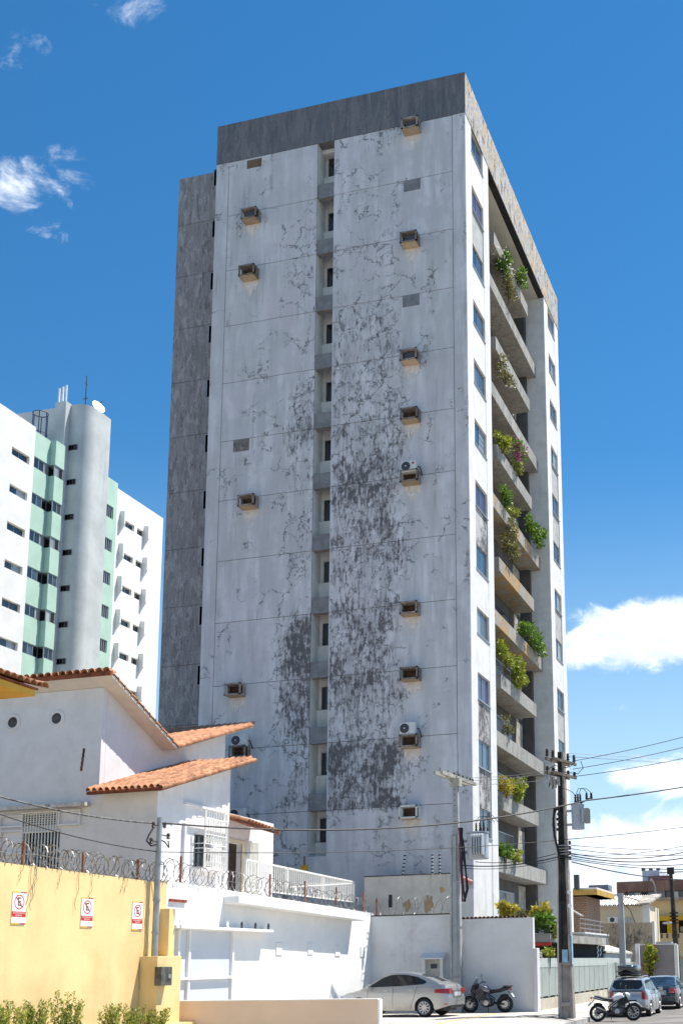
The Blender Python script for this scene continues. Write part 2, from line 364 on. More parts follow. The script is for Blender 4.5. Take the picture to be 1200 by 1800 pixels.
M_reveal = mat('reveal_cream', (.66, .66, .62), .9, .06, 2)
M_conc = flake_mat('raw_concrete', (.36, .35, .32), (.28, .275, .25), (.11, .105, .10), 1.2, .35, .55, .63)
M_rconc = flake_mat('stained_rust_concrete', (.36, .34, .30), (.44, .28, .13), (.12, .11, .10), .8, .4, .53, .63)
M_dwall = mat('recess_shade_render', (.11, .105, .10), .92, .15, 1, .4, 20, streak=.5)  # grey recess render, darkened so its colour holds the recess shade
M_rough = mat('rough_concrete_patch', (.40, .38, .33), .95, .25, 3, .8, 14, dirt=.8, dirtcol=(.12, .11, .10), dscale=2.5)
M_soffit = mat('soffit_cream', (.58, .56, .49), .9, .06, 1)
M_black = mat('mould_shade_black', (.03, .03, .03), .95, .2, 3)  # black of the mouldy drip edge, and of sheets standing for shade
M_alu = mat('aluminium_frame', (.42, .43, .44), .4, .05, 3, 0, metal=.6)
M_dalu = mat('dark_frame', (.07, .07, .075), .5, .05, 3, 0)
M_spg = mat('spandrel_grey', (.43, .43, .42), .9, .12, 2, .3, 25, streak=.5, streakcol=(.2, .2, .2))
M_spm = facade_mat('spandrel_mouldy', (.52, .52, .51), 1.2, False, 1.0)
G_blue = glass('window_glass_blue', (.055, .085, .12)); G_dark = glass('window_glass_dark', (.015, .018, .02)); G_curt = glass('window_glass_curtain', (.34, .36, .36), .12, .2); G_purp = glass('window_glass_purple_curtain', (.10, .08, .16), .1); G_teal = glass('window_glass_grey', (.12, .15, .17), .08)
tw = thing('apartment_tower', 'tall weathered white apartment tower with grey crown, slit windows and planted balconies', 'building', (-20, 56, 0))
# core and blocks
MB().box(XL + .02, -15.8, 46.96, YB - .02, -.4, ZT).build('core_wall', M_reveal, tw)
MB().box(XL, SL0, 46.03, 46.98, -.4, ZT).build('front_wall', M_beam, tw)
MB().box(SL1, -14.02, 46.03, 46.97, -.4, ZT).build('front_wall', M_beam, tw)
for xa in (SL0 - .001, SL1 - .011): MB().box(xa, xa + .012, 46.06, 46.94, 6.56, ZT).build('slit_lining', M_reveal, tw)
MB().box(SL0 - .01, SL1 + .01, 46.03, 46.9, -.4, 6.55).build('slit_base', M_face, tw)
# front panels, one storey each, grooves between
G = .014
def panel(x0, x1, z0, z1):
    return MB().box(x0 + G, x1 - G, 46.0, 46.05, z0 + G, z1 - G).build('panel', M_face, tw)
rows = [(zk(k), zk(k + 1)) for k in range(11)] + [(4.6, Z0)]
for (a_, c_) in rows:
    panel(-26.43, SL0 + G, a_, c_); panel(SL1 - G, -14.66, a_, c_)
for (x0, x1) in ((XL, -26.43), (-14.66, XR)):
    MB().box(x0 + (0 if x0 == XL else G), x1 - (G if x0 == XL else .004), 45.998, 46.05, 4.6 + G, ZT).build('pilaster', M_face, tw)
MB().box(XL, XR - .004, 45.996, 46.06, -.4, 4.6 - G).build('plinth', M_face, tw)
# street side: near pillar, far pillar, recess
def pillar(y0, y1, s0, s1, xin):
    b = MB(); b.box(xin, XR, y0, s0, -.4, ZT); b.box(xin, XR, s1, y1, -.4, ZT); b.box(xin, XR - .16, s0 - .01, s1 + .01, -.4, ZT)
    return b.build('street_wall', M_white, tw)
pillar(46.053, YN1 - 12.1, 46.98, 48.93, -16.2); pillar(YF0, YF1, 63.0, 64.85, -15.16)
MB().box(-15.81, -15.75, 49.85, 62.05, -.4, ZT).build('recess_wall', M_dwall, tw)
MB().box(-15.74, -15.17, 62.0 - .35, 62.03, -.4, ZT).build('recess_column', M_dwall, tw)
MB().box(XL - .01, XR + .012, 45.985, YB + .02, ZT + .002, ZTOP).build('crown_fascia', M_fasc, tw)
MB().box(XR + .011, XR + .024, 45.99, YB + .02, ZT + .003, ZTOP - .003).build('crown_fascia', M_fB2, tw)
MB().box(-15.76, -14.36, 49.9, 62.0, ZT - .06, ZT).build('soffit', M_soffit, tw)
MB().box(-14.36, -14.03, 49.9, 62.0, ZT - .05, ZT).build('drip_edge', M_black, tw)
# thin grooves in the crown
for x in (-23.7, -21.9, -19.0, -16.2): MB().box(x, x + .014, 45.982, 45.99, ZT + .02, ZTOP - .02).build('crown_joint', M_beam, tw)
# slit: beams, sills, windows
def window(parent, mt_f, gl, origin, wdt, hgt, axis, split=(.5,), fr=.045, bars=0, name='window', sill=None):
    """framed window in plane; axis 'x': lies along X facing -Y, axis 'y': lies along Y facing +X. origin = lower left outer corner"""
    f = MB(); t_ = .05
    def bx(u0, u1, v0, v1, d0=0, d1=t_, mbb=None):
        mm = mbb or f
        if axis == 'x': mm.box(origin[0] + u0, origin[0] + u1, origin[1] + d0, origin[1] + d1, origin[2] + v0, origin[2] + v1)
        else: mm.box(origin[0] - d1, origin[0] - d0, origin[1] + u0, origin[1] + u1, origin[2] + v0, origin[2] + v1)
    bx(0, fr, 0, hgt); bx(wdt - fr, wdt, 0, hgt); bx(fr, wdt - fr, 0, fr); bx(fr, wdt - fr, hgt - fr, hgt)
    for sp in split: bx(wdt * sp - fr * .4, wdt * sp + fr * .4, fr, hgt - fr, -.008, t_ - .01)
    fo = f.build(name, mt_f, parent)
    cuts = [0] + list(split) + [1]
    for i in range(len(cuts) - 1):
        g = MB(); bx(wdt * cuts[i] + (fr if i == 0 else fr * .4), wdt * cuts[i + 1] - (fr if i == len(cuts) - 2 else fr * .4), fr, hgt - fr, .02, .03, g)
        gg = gl[i % len(gl)]; g.build('pane', gg, fo)
    for q in range(bars):
        s_ = MB(); v = hgt * (q + .7) / (bars + .4); bx(wdt * .52, wdt - fr, v, v + .035, .004, .016, s_); s_.build('bar', mt_f, fo)
    if sill is not None:
        s_ = MB(); bx(-.04, wdt + .04, -.06, -.002, -.13, .16, s_); s_.build('sill', sill, fo)
    return fo
for k in range(-1, 11):
    z = zk(k)
    if k >= 0:
        MB().box(SL0 + .013, SL1 - .013, 46.035, 46.35, z + .01, z + .76).build('beam', M_beam, tw)
    zs = max(z + .76, 6.56)
    MB().box(SL0 + .013, SL1 - .013, 46.78, 46.955, zs, z + 1.70).build('slit_sill', M_reveal, tw)
    window(tw, M_dalu if k % 3 else M_alu, [G_dark, G_dark], (-21.42, 46.90, z + 1.71), .66, 1.08, 'x', (.62,), .04)
MB().box(SL0 + .013, SL1 - .013, 46.5, 46.955, ZT - .22, ZT).build('slit_head', M_reveal, tw)
# street-side windows and spandrels
rw_ = random.Random(11)
gls = [[G_blue, G_blue], [G_blue, G_teal], [G_purp, G_purp], [G_teal, G_blue], [G_curt, G_teal], [G_blue, G_curt]]
nearg = {10: 0, 9: 2, 8: 0, 7: 0, 6: 3, 5: 5, 4: 2, 3: 0, 2: 4, 1: 2, 0: 0, -1: 1}
for col, (s0, s1) in enumerate(((46.98, 48.93), (63.0, 64.85))):
    for k in range(-1, 11):
        z = zk(k); zb, zt_ = z + 1.73, z + 2.95
        gi = gls[nearg[k]] if col == 0 else gls[rw_.choice((0, 0, 1, 3, 5))]
        window(tw, M_alu, gi, (XR - .10, s0, zb), s1 - s0, zt_ - zb, 'y', (.5,), .05, bars=4 if (col == 0 and k in (5,)) or (col == 1 and k == 1) else 0, sill=M_alu)
        top_ = zk(k + 1) + 1.73 - .062 if k < 10 else ZT
        dep = .012
        mt = M_white
        if (col, k) in ((0, 8), (0, 10), (1, 6), (1, 5), (1, 3), (1, 1), (1, 0)): mt = M_spg; dep = .05
        if (col, k) in ((0, 3), (0, 0), (0, -1)): mt = M_spm; dep = .05
        if top_ - zt_ > .05: MB().box(XR - .155, XR - dep, s0 - .003, s1 + .003, zt_, top_).build('spandrel', mt, tw)
    MB().box(XR - .155, XR - .02, s0 - .003, s1 + .003, -.4, zk(-1) + 1.73 - .062).build('spandrel', M_white, tw)
# balconies / planters: long and short alternate
def planter(y0, y1, zb, mt):
    xf = -14.59; h = .74; b = MB()
    b.box(-15.755, xf, y0, y1, zb, zb + .14); b.box(xf - .13, xf + .001, y0 + .001, y1 - .001, zb - .001, zb + h)
    b.box(-15.755, xf - .01, y0 - .001, y0 + .12, zb + .001, zb + h - .001); b.box(-15.755, xf - .01, y1 - .12, y1 + .001, zb + .001, zb + h - .001)
    o = b.build('balcony', mt, tw, bevel=.012)
    MB().box(-15.74, xf - .13, y0 + .12, y1 - .12, zb + .3, zb + .55).build('soil', mat('planter_soil', (.09, .06, .04), 1, .3, 5), o)
    return o
for k in range(6):
    planter(49.93, 61.97, 6.05 + 6.09 * k, M_rconc if k in (2, 3) else M_conc)
    planter(52.95, 60.2, 9.10 + 6.08 * k, M_rconc if k in (2,) else M_conc)
for k in range(12):
    zb = 3.15 + 3.035 * k
    for (y0, y1, gg) in ((50.1, 53.2, [G_teal, G_dark]), (53.9, 58.9, [G_curt, G_teal, G_dark] if k % 3 == 1 else [G_dark, G_teal, G_curt] if k < 4 else [G_dark, G_blue, G_dark])):
        window(tw, M_alu if k < 5 else M_dalu, gg, (-15.68, y0, zb + .2), y1 - y0, 2.1, 'y', tuple((i + 1) / len(gg) for i in range(len(gg) - 1)), .06, name='balcony_door')
    MB().box(-15.752, -15.70, 59.9, 61.3, zb + .05, zb + 2.75).build('concrete_patch', M_rough, tw)
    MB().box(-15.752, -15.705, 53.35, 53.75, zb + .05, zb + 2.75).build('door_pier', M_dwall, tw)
# dark side wing
YW = 48.0; WX0 = -30.5
wing = MB().box(WX0, -26.0, YW + .03, 60, -.4, 43.15).build('side_wing', mat('wing_groove', (.12, .12, .12), .9), tw)
for k in range(-3, 12):
    a_ = 7.35 + 3.0 * k; c_ = a_ + 3.0
    if k == 11: c_ = 43.15
    if a_ < -.3: continue
    if k == 11: a_ = 40.35; 
    MB().box(WX0, -27.2, YW, YW + .04, a_ + .012, c_ - .012).build('panel', M_wing, wing)
    if k >= 1 and k < 12: window(tw, M_alu, [G_dark], (-28.46, YW - .02, a_ + 1.93), 1.2, 1.0, 'x', (), .025)
# concrete boxes for window air conditioners
def ac_box(px, py, white=False, filled=None):
    c = at(px, py, Y=45.72); wd, hg, dp = .82, .56, .55
    mt = M_reveal if white else mat('ac_box_concrete', (.33, .29, .26), .92, .25, 3, .5, 20, dirt=.8, dirtcol=(.11, .075, .055), dscale=4, rnd=.6)
    x0, x1 = c.x - wd / 2, c.x + wd / 2; y0, y1 = 46.001 - dp, 46.001; z0, z1 = c.z - hg / 2, c.z + hg / 2; t_ = .065; b = MB()
    b.box(x0, x1, y0, y1, z0, z0 + t_); b.box(x0, x1, y0, y1, z1 - t_, z1)
    b.box(x0, x0 + t_, y0, y0 + t_, z0, z1); b.box(x1 - t_, x1, y0, y0 + t_, z0, z1); b.box(x0, x0 + t_ * .8, y0 + .3, y1, z0 + t_, z1 - t_); b.box(x1 - t_ * .8, x1, y0 + .32, y1, z0 + t_, z1 - t_)
    o = b.build('ac_box', mt, tw)
    MB().box(x0 + t_, x1 - t_, y1 - .06, y1 - .03, z0 + t_, z1 - t_).build('back_plate', mat('box_shade_back', (.10, .055, .035), .9, .3, 4), o)  # dark plate put in for the shade inside the open box
    MB().box(x0 + .04, x1 - .04, y0 + .04, y1 - .002, z0 - .012, z0 - .001).build('underside', mat('box_underside', (.55, .43, .29), .9, .12, 4, rnd=.5), o)
    r2 = random.Random(int(px * 7 + py)); pts = []
    for q in range(22):
        u = q / 21; pts.append((x0 + .06 + (wd - .12) * u, z0 - .05 - (.25 + .55 * r2.random()) * (.5 + math.sin(math.pi * u) * .6)))
    b = MB(); b.prism([(x0 + .04, z0 + .01)] + pts + [(x1 - .04, z0 + .01)], 'y', 45.9965, 46.004); b.build('runoff_stain', mat('runoff_pale', (.66, .62, .58), .92, .10, 5, .3, 20, dirt=.5, dirtcol=(.40, .33, .26), dscale=4), o)
    if filled: filled(c, o)
    return c
def old_unit(c, o):
    MB().box(c.x - .2, c.x + .3, 45.55, 45.9, c.z - .2, c.z + .1).build('old_unit', M_dalu, o)
for px, py in ((722, 221), (441, 379), (437, 479), (720, 421), (720, 627)): ac_box(px, py, filled=old_unit if px != 437 else None)
for px, py in ((721, 730), (721, 839), (436, 882), (720, 1070), (721, 1185), (413, 1213), (720, 1303), (421, 1322)): ac_box(px, py)
ac_box(720, 1428, True)
# blocked-up openings and a broken hole
for px, py, mt in ((724, 325, M_beam), (722, 528, M_beam), (424, 783, mat('patch_mortar', (.20, .185, .17), .95, .3, 4, .6, 20))):
    c = at(px, py, Y=46); MB().box(c.x - .42, c.x + .42, 45.992, 46.02, c.z - .3, c.z + .3).build('blocked_opening', mt, tw)
c = at(447, 287, Y=46); MB().box(c.x - .4, c.x + .4, 45.993, 46.02, c.z - .24, c.z + .22).build('broken_opening', facade_mat('broken_mortar', (.18, .13, .08), 1.4, False, .5, (.02, .02, .02)), tw)
# split condensers standing on the boxes
def condenser(px, py, label, logo):
    c = at(px, py, Y=45.6); t = thing('air_conditioner', label, 'air conditioner', (c.x, 45.6, c.z), 0, 'air conditioners on the tower')
    mt = mat('ac_white_metal', (.62, .62, .60), .5, .06, 4, 0, dirt=.2, dirtcol=(.3, .28, .25))
    MB().box(-.36, .36, -.13, .16, -.27, .27).build('casing', mt, t, bevel=.02, local=True)
    MB().lathe((-.12, -.14, 0), [(.21, 0), (.21, -.01), (.16, -.02), (.03, -.03)], 20, 'y').build('fan_grille', mat('fan_dark', (.06, .06, .07), .6, .1, 8), t, local=True)
    MB().lathe((-.12, -.165, 0), [(.04, 0), (.03, -.01)], 12, 'y').build('hub', mt, t, local=True)
    if logo: MB().lathe((.22, -.131, .12), [(.055, 0), (.055, -.006)], 16, 'y').build('badge', mat('badge_red', (.35, .02, .05), .5, 0, 1, 0), t, local=True)
    MB().tube([(.3, .1, .05), (.46, .1, -.02), (.52, .12, -.18), (.5, .3, -.35)], .025, 6).build('pipe', M_black, t, True, local=True)
condenser(719, 821, 'white air conditioner with red badge on a concrete box halfway up the tower', True)
condenser(717, 1281, 'yellowed air conditioner on a concrete box low on the tower, right of slit windows', False)
condenser(421, 1302, 'air conditioner on the tower behind the orange tiled roof edge', False)
condenser(418, 1432, 'lowest air conditioner on the tower, just above the small tiled roof', False)
# ================================================================ helpers for walls with real openings
def wall_holes(plane, u0, u1, z0, z1, holes, th, axis, name, m, parent, zfun=None):
    """axis 'y': wall lies along Y at X=plane, outside towards +X.  axis 'x': lies along X at Y=plane, outside towards -Y."""
    us = sorted({u0, u1, *[h[0] for h in holes], *[h[1] for h in holes]}); vs = sorted({z0, z1, *[h[2] for h in holes], *[h[3] for h in holes]})
    us = [u for u in us if u0 <= u <= u1]; vs = [v for v in vs if z0 <= v <= z1]
    def solid(i, j):
        if i < 0 or j < 0 or i >= len(us) - 1 or j >= len(vs) - 1: return False
        cu, cv = (us[i] + us[i + 1]) / 2, (vs[j] + vs[j + 1]) / 2
        return not any(h[0] < cu < h[1] and h[2] < cv < h[3] for h in holes)
    b = MB()
    def P(u, v, d): return (plane - d, u, v) if axis == 'y' else (u, plane + d, v)
    for i in range(len(us) - 1):
        for j in range(len(vs) - 1):
            if not solid(i, j): continue
            a, c, e, g = us[i], us[i + 1], vs[j], vs[j + 1]
            b.quad(P(a, e, 0), P(c, e, 0), P(c, g, 0), P(a, g, 0)); b.quad(P(a, e, th), P(a, g, th), P(c, g, th), P(c, e, th))
            if not solid(i - 1, j): b.quad(P(a, e, 0), P(a, g, 0), P(a, g, th), P(a, e, th))
            if not solid(i + 1, j): b.quad(P(c, e, 0), P(c, e, th), P(c, g, th), P(c, g, 0))
            if not solid(i, j - 1): b.quad(P(a, e, 0), P(a, e, th), P(c, e, th), P(c, e, 0))
            if not solid(i, j + 1): b.quad(P(a, g, 0), P(c, g, 0), P(c, g, th), P(a, g, th))
    return b.build(name, m, parent)
# ================================================================ white and green apartment block behind
XG = -54.0
M_gw = mat('block_white', (.78, .77, .74), .85, .05, .8, .1, 20, dirt=.1, dirtcol=(.5, .5, .5))
M_gg = mat('block_mint', (.43, .60, .50), .8, .05, .8, .1, 20)
M_gs = mat('stair_grey', (.52, .54, .53), .85, .08, .6, .15, 12, streak=.55, streakcol=(.30, .38, .40), dirt=.2, dirtcol=(.35, .40, .42), dscale=.4)
def gY(px, py): return at(px, py, X=XG).y
def gZ(px, py): return at(px, py, X=XG).z
gb = thing('apartment_block', 'white and mint green apartment block with grey rounded stair tower, behind the tiled house', 'building', (XG, 72, 0))
SG = 2.83
yl0, yl1 = gY(-60, 700), gY(64, 751); zl1 = gZ(64, 751.3)
wa, wb, wz = gY(22, 785), gY(52.5, 806), gZ(22, 784)
holes = [(wa, wb, wz - .62 - SG * k, wz - SG * k) for k in range(9)] + [(wa - 4.5, wb - 4.5, wz - .62 - SG * k, wz - SG * k) for k in range(9)]
MB().box(-70, XG - .3, yl0 - .3, yl1 - .01, 0, zl1 - .05).build('wing_body', M_gw, gb)
wall_holes(XG, yl0, yl1, 0, zl1, holes, .28, 'y', 'wing_wall', M_gw, gb)
for k in range(9):
    window(gb, M_alu, [G_dark, G_curt if k % 2 else G_dark], (XG - .2, wa, wz - .62 - SG * k), wb - wa, .62, 'y', (.5,), .05)
# mint bays with ribbon windows
yb0, yb1 = yl1, gY(90, 778); zb = gZ(64, 758)
xo = at(99.5, 779, Y=yb1).x; yb2 = at(115, 789, X=xo).y
MB().box(-70, XG - .25, yb0, gY(210, 850), 0, zb - .3).build('bay_body', mat('dark_interior', (.05, .055, .05), .9, .2, .5), gb)
for k in range(10):
    t_ = zb - SG * k; bt = t_ - 1.95
    p1 = MB(); p1.box(XG - .25, XG, yb0, yb1, bt, t_); p1.build('balcony_panel', M_gg, gb)
    p2 = MB(); p2.box(XG - .25, xo, yb1 + .002, yb2, bt, t_); p2.build('balcony_panel', M_gg, gb)
    if k < 9:
        gl = [G_dark, G_blue, G_dark] if k % 2 else [G_dark, G_dark, G_curt]
        window(gb, M_alu, gl, (XG - .06, yb0, bt - (SG - 1.95)), yb1 - yb0, SG - 1.95, 'y', (.33, .66), .07); window(gb, M_alu, gl[::-1], (xo - .06, yb1 + .01, bt - (SG - 1.95)), yb2 - yb1 - .02, SG - 1.95, 'y', (.5,), .07)
# rounded stair tower
ys0 = at(114, 790, X=XG).y; D0 = at(153, 760, Y=ys0).x; rr = 1.1; ye = at(194.5, 760, X=D0).y; zt = at(175, 722, X=D0).z
poly = [(XG - 6, ys0), (D0 - rr, ys0)] + [(D0 - rr + rr * math.sin(a), ys0 + rr - rr * math.cos(a)) for a in [R_(q * 4.5) for q in range(1, 20)]] + [(D0, ys0 + rr), (D0, ye), (XG - 6, ye)]
MB().prism(poly, 'z', 0, zt).build('stair_tower', M_gs, gb)
zlow = at(85, 744, Y=ys0 - .4).z
_c0, _c1 = at(97, 720, Y=ys0 - .6), at(116, 720, Y=ys0 - .6); zc_ = at(104, 706.5, Y=ys0 - .6).z
MB().box(_c0.x, _c1.x, ys0 - .6, ys0 + .4, 0, zc_).build('stair_core', M_gs, gb)
MB().box(XG - 16, _c0.x - .01, ys0 - .4, ys0 + .2, 0, zlow).build('stair_core', M_gs, gb)
for k in range(9):
    c = at(124, 790, Y=ys0)
    window(gb, M_dalu, [G_dark], (c.x - .35, ys0 - .02, at(124, 792, Y=ys0).z - SG * k), .95, .45, 'x', (.5,), .05)
# mint strip with barred windows, then the right wing with fins
yg0, yg1 = ye - 1.2, gY(208, 850); zg = gZ(205, 848)
sz = gZ(195, 905)
holes = [(gY(184, 895) + .15, yg1 - .45, sz - .3 - SG * k, sz + .75 - SG * k) for k in range(9)]
wall_holes(XG, yg0, yg1, 0, zg, holes, .25, 'y', 'strip_wall', M_gg, gb)
for k in range(9):
    h = holes[k]; fo = window(gb, M_alu, [G_dark], (XG - .18, h[0], h[2]), h[1] - h[0], h[3] - h[2], 'y', (), .05)
    for q in range(4):
        yy = h[0] + (h[1] - h[0]) * (q + .6) / 4.2; MB().box(XG - .12, XG - .06, yy, yy + .07, h[2], h[3]).build('bar', M_alu, fo)
yr0, yr1 = yg1, gY(287.3, 911.3); zr = gZ(287.3, 911.3)
MB().box(-70, XG - .3, yr0, yr1 - .01, 0, zr - .05).build('wing_body', M_gw, gb)
w1 = (gY(220, 930), gY(236, 938)); w2 = (gY(241, 940), gY(253, 948)); wz = gZ(228, 919)
hs_ = []
for k in range(9): hs_ += [(w1[0], w1[1], wz - .55 - SG * k, wz - SG * k), (w2[0], w2[1], wz - .55 - SG * k, wz - SG * k)]
wall_holes(XG, yr0, yr1, 0, zr, hs_, .28, 'y', 'wing_wall', M_gw, gb)
for h in hs_: window(gb, M_alu, [G_dark], (XG - .2, h[0], h[2]), h[1] - h[0], h[3] - h[2], 'y', (.5,), .04)
for k in range(9):
    for yy in (w1[0] - .75, w2[1] + .0):
        zt_ = wz + .55 - SG * k
        MB().prism([(XG, zt_), (XG + .42, zt_ - .08), (XG + .42, zt_ - 1.2), (XG, zt_ - 1.8)], 'y', yy, yy + .16).build('shade_fin', M_gw, gb)
# roof things
c = at(104, 706, Y=ys0 - .3); zp = at(106, 683, Y=ys0 - .3).z
for dx in (0, .32, .62): tag(MB().cyl((c.x + dx, ys0 - .3, zc_ - .02), (c.x + dx, ys0 - .3, zp + dx * .3), .08, n=8).build('vent_pipe', M_gw, smooth=True), ['leftmost', 'middle', 'rightmost'][int(dx / .3)] + ' white vent pipe on top of the grey stair tower', 'pipe', 'vent pipes on the stair tower')
c = at(151, 700, Y=ys0 + 2); t = thing('antenna_mast', 'thin dark antenna mast on top of the grey stair tower', 'antenna', (c.x, ys0 + 2, zt))
hm = at(151, 661, Y=ys0 + 2).z - zt
MB().cyl((0, 0, 0), (0, 0, hm), .05, .03, 6).build('mast', M_dalu, t, local=True); MB().bar((-.25, 0, hm * .45), (.25, 0, hm * .45), .05).bar((0, -.2, hm * .8), (0, .2, hm * .8), .04).build('cross_arm', M_dalu, t, local=True)
c = at(170, 711, X=D0 - .6); t = thing('satellite_dish', 'white satellite dish on the edge of the grey stair tower', 'dish', (c.x, c.y, zt), R_(-20))
b = MB(); prof = [(r_ * .55, .22 * r_ * r_) for r_ in (.02, .3, .55, .8, 1)]; b.lathe((0, 0, 0), prof, 18, 'x')
o = b.build('reflector', M_alu, t, True, local=True); o.location = (.1, 0, at(170, 709, X=D0).z - zt + .05); o.rotation_euler = (0, R_(-25), 0)
MB().cyl((0, 0, 0), (0, 0, .7), .05, n=8).build('post', M_dalu, t, local=True); MB().bar((.1, 0, .7), (.8, 0, .9), .04).build('feed_arm', M_dalu, t, local=True)
c = at(70, 757, Y=yb0 + 1.2); t = thing('ladder_cage', 'dark blue caged ladder on the roof above the mint balconies', 'ladder', (c.x, yb0 + 1.2, zb - .5))
mt = mat('navy_steel', (.03, .05, .12), .5, .05, 2, 0); hc = at(70, 727, Y=yb0 + 1.2).z - zb + .5
for a in range(0, 360, 60): MB().bar((.55 * math.cos(R_(a)), .55 * math.sin(R_(a)), 0), (.55 * math.cos(R_(a)), .55 * math.sin(R_(a)), hc), .05).build('upright', mt, t, local=True)
for zz in (hc * .35, hc * .99): MB().tube([(.55 * math.cos(R_(a)), .55 * math.sin(R_(a)), zz) for a in range(0, 360, 20)], .035, 5, closed=True).build('hoop', mt, t, local=True)
c = at(38, 731, X=XG - 1); tag(MB().cyl((c.x, c.y, zl1 - .1), (c.x, c.y, zl1 + .75), .13, n=8).build('roof_vent', mat('vent_pink', (.35, .25, .22), .8), smooth=True), 'short vent stub on the roof edge of the white wing', 'vent')

# ================================================================ white house with tiled roofs
M_hw = mat('house_white_paint', (.77, .745, .735), .88, .04, 1.2, .12, 25, streak=.18, streakcol=(.5, .47, .45), dirt=.14, dirtcol=(.45, .42, .40), dscale=1.3)
M_soff = mat('house_soffit', (.74, .68, .60), .9, .04, 2)
M_tile = mat('terracotta_tile', (.50, .235, .125), .85, .28, 2.5, .4, 30, dirt=.35, dirtcol=(.30, .13, .07), dscale=3, rnd=.45)
M_tiled = mat('terracotta_gap_shade', (.26, .08, .04), .88, .3, 3, .4, 30)  # dark bed under the tiles; shade of their gaps is in its colour
M_iron = mat('white_iron', (.78, .76, .70), .6, .05, 6, 0)
YH, XS2, XS1 = 31.64, -20.0, -22.15
XE1 = -21.54; _q = [at(195, 1186, X=XE1), at(312, 1317, X=XE1), at(447, 1278, X=XE1)]; S1 = [(q.y, q.z) for q in _q]
hs = thing('tiled_house', 'white two storey house with orange tiled butterfly roof behind the yellow wall', 'house', (-23, 34, 0))
def zs(y): return S1[0][1] + (y - S1[0][0]) * (S1[1][1] - S1[0][1]) / (S1[1][0] - S1[0][0]) if y < S1[1][0] else S1[1][1] + (y - S1[1][0]) * (S1[2][1] - S1[1][1]) / (S1[2][0] - S1[1][0])
MB().prism([(YH + .25, 0), (YH + .25, zs(YH + .25)), S1[1], (39.6, zs(39.6)), (39.6, 0)], 'x', -33, XS1).build('upper_wall', M_hw, hs)
# front wall with the barred door opening and two round vents
dx0, dx1 = at(41, 1480, Y=YH).x, at(105, 1480, Y=YH).x; dzt = at(75, 1461, Y=YH).z
vx0, vx1, vz0, vz1 = at(42, 1440, Y=YH).x, at(104, 1440, Y=YH).x, at(75, 1452, Y=YH).z, at(75, 1432, Y=YH).z
wall_holes(YH, -33, XS1, 0, zs(YH) - .02, [(dx0, dx1, 4.0, dzt), (vx0, vx1, vz0, vz1)], .24, 'x', 'front_wall', M_hw, hs)
MB().box(dx0 - .1, dx1 + .1, YH + .236, YH + .246, 3.9, dzt + .1).build('door_dark', G_dark, hs); MB().box(vx0 - .05, vx1 + .05, YH + .236, YH + .246, vz0 - .05, vz1 + .05).build('vent_dark', G_dark, hs)
gr = MB().box(dx0 - .02, dx1 + .02, YH - .06, YH - .03, dzt - .05, dzt).build('door_grille', M_iron, hs)
for q in range(12): MB().box(dx0 + (dx1 - dx0) * q / 11.5, dx0 + (dx1 - dx0) * q / 11.5 + .035, YH - .06, YH - .035, 4.0, dzt - .05).build('bar', M_iron, gr)
vg = MB().box(vx0 - .06, vx1 + .06, YH - .08, YH - .05, vz1 + .05, vz1 + .09).build('vent_grille', M_iron, hs)
for q in range(13): MB().box(vx0 + (vx1 - vx0) * q / 12.5, vx0 + (vx1 - vx0) * q / 12.5 + .03, YH - .08, YH - .055, vz0 - .2, vz1 + .05).build('bar', M_iron, vg)
for q in range(5): MB().box(vx0 - .04, vx1 + .04, YH + .02, YH + .05, vz0 + (vz1 - vz0) * q / 5, vz0 + (vz1 - vz0) * q / 5 + .035).build('louvre', M_iron, vg)
lz = at(75, 1417, Y=YH - .3).z; lx0, lx1 = -33, at(150, 1412, Y=YH - .3).x
MB().box(lx0, lx1, YH - .32, YH + .01, lz - .06, lz + .06).build('ledge', mat('ledge_weathered', (.60, .57, .53), .9, .2, 3, .4, 20, dirt=.6, dirtcol=(.15, .14, .13), dscale=5), hs)
for (pa, pb, ya_, yb_) in ((5, 40, 1437, 1452), (108, 141, 1427, 1448), (5, 40, 1463, 1500)):
    xa, xb = at(pa, ya_, Y=YH).x, at(pb, ya_, Y=YH).x; za, zb_ = at((pa + pb) / 2, yb_, Y=YH).z, at((pa + pb) / 2, ya_, Y=YH).z
    b = MB(); b.box(xa, xb, YH - .09, YH, zb_, zb_ + .06); b.box(xa, xb, YH - .09, YH, za - .06, za); b.box(xa - .06, xa, YH - .09, YH, za - .06, zb_ + .06); b.box(xb, xb + .06, YH - .09, YH, za - .06, zb_ + .06); b.build('panel_frame', M_hw, hs)
for px, py in ((23.5, 1270), (100.5, 1263)):
    c = at(px, py, Y=YH); b = MB()
    b.lathe((c.x, YH, c.z), [(.30, 0), (.30, -.03), (.245, -.05), (.225, -.03), (.185, -.03), (.185, .0)], 28, 'y'); o = b.build('round_vent', M_hw, hs, smooth=30)
    MB().lathe((c.x + .0, YH, c.z), [(.182, -.012), (.18, -.008)], 24, 'y').build('vent_hole', mat('vent_grey', (.10, .09, .09), .9, .3, 9, 0), o)
# rusty exposed rebar scar
for q in range(5):
    c = at(148.5 - q * 1.1, 1318 + q * 8, Y=YH); MB().box(c.x - .05, c.x + .03, YH - .012, YH + .01, c.z - .1, c.z + .05).build('rust_scar', mat('rust_scar', (.16, .09, .05), .95, .5, 12), hs)
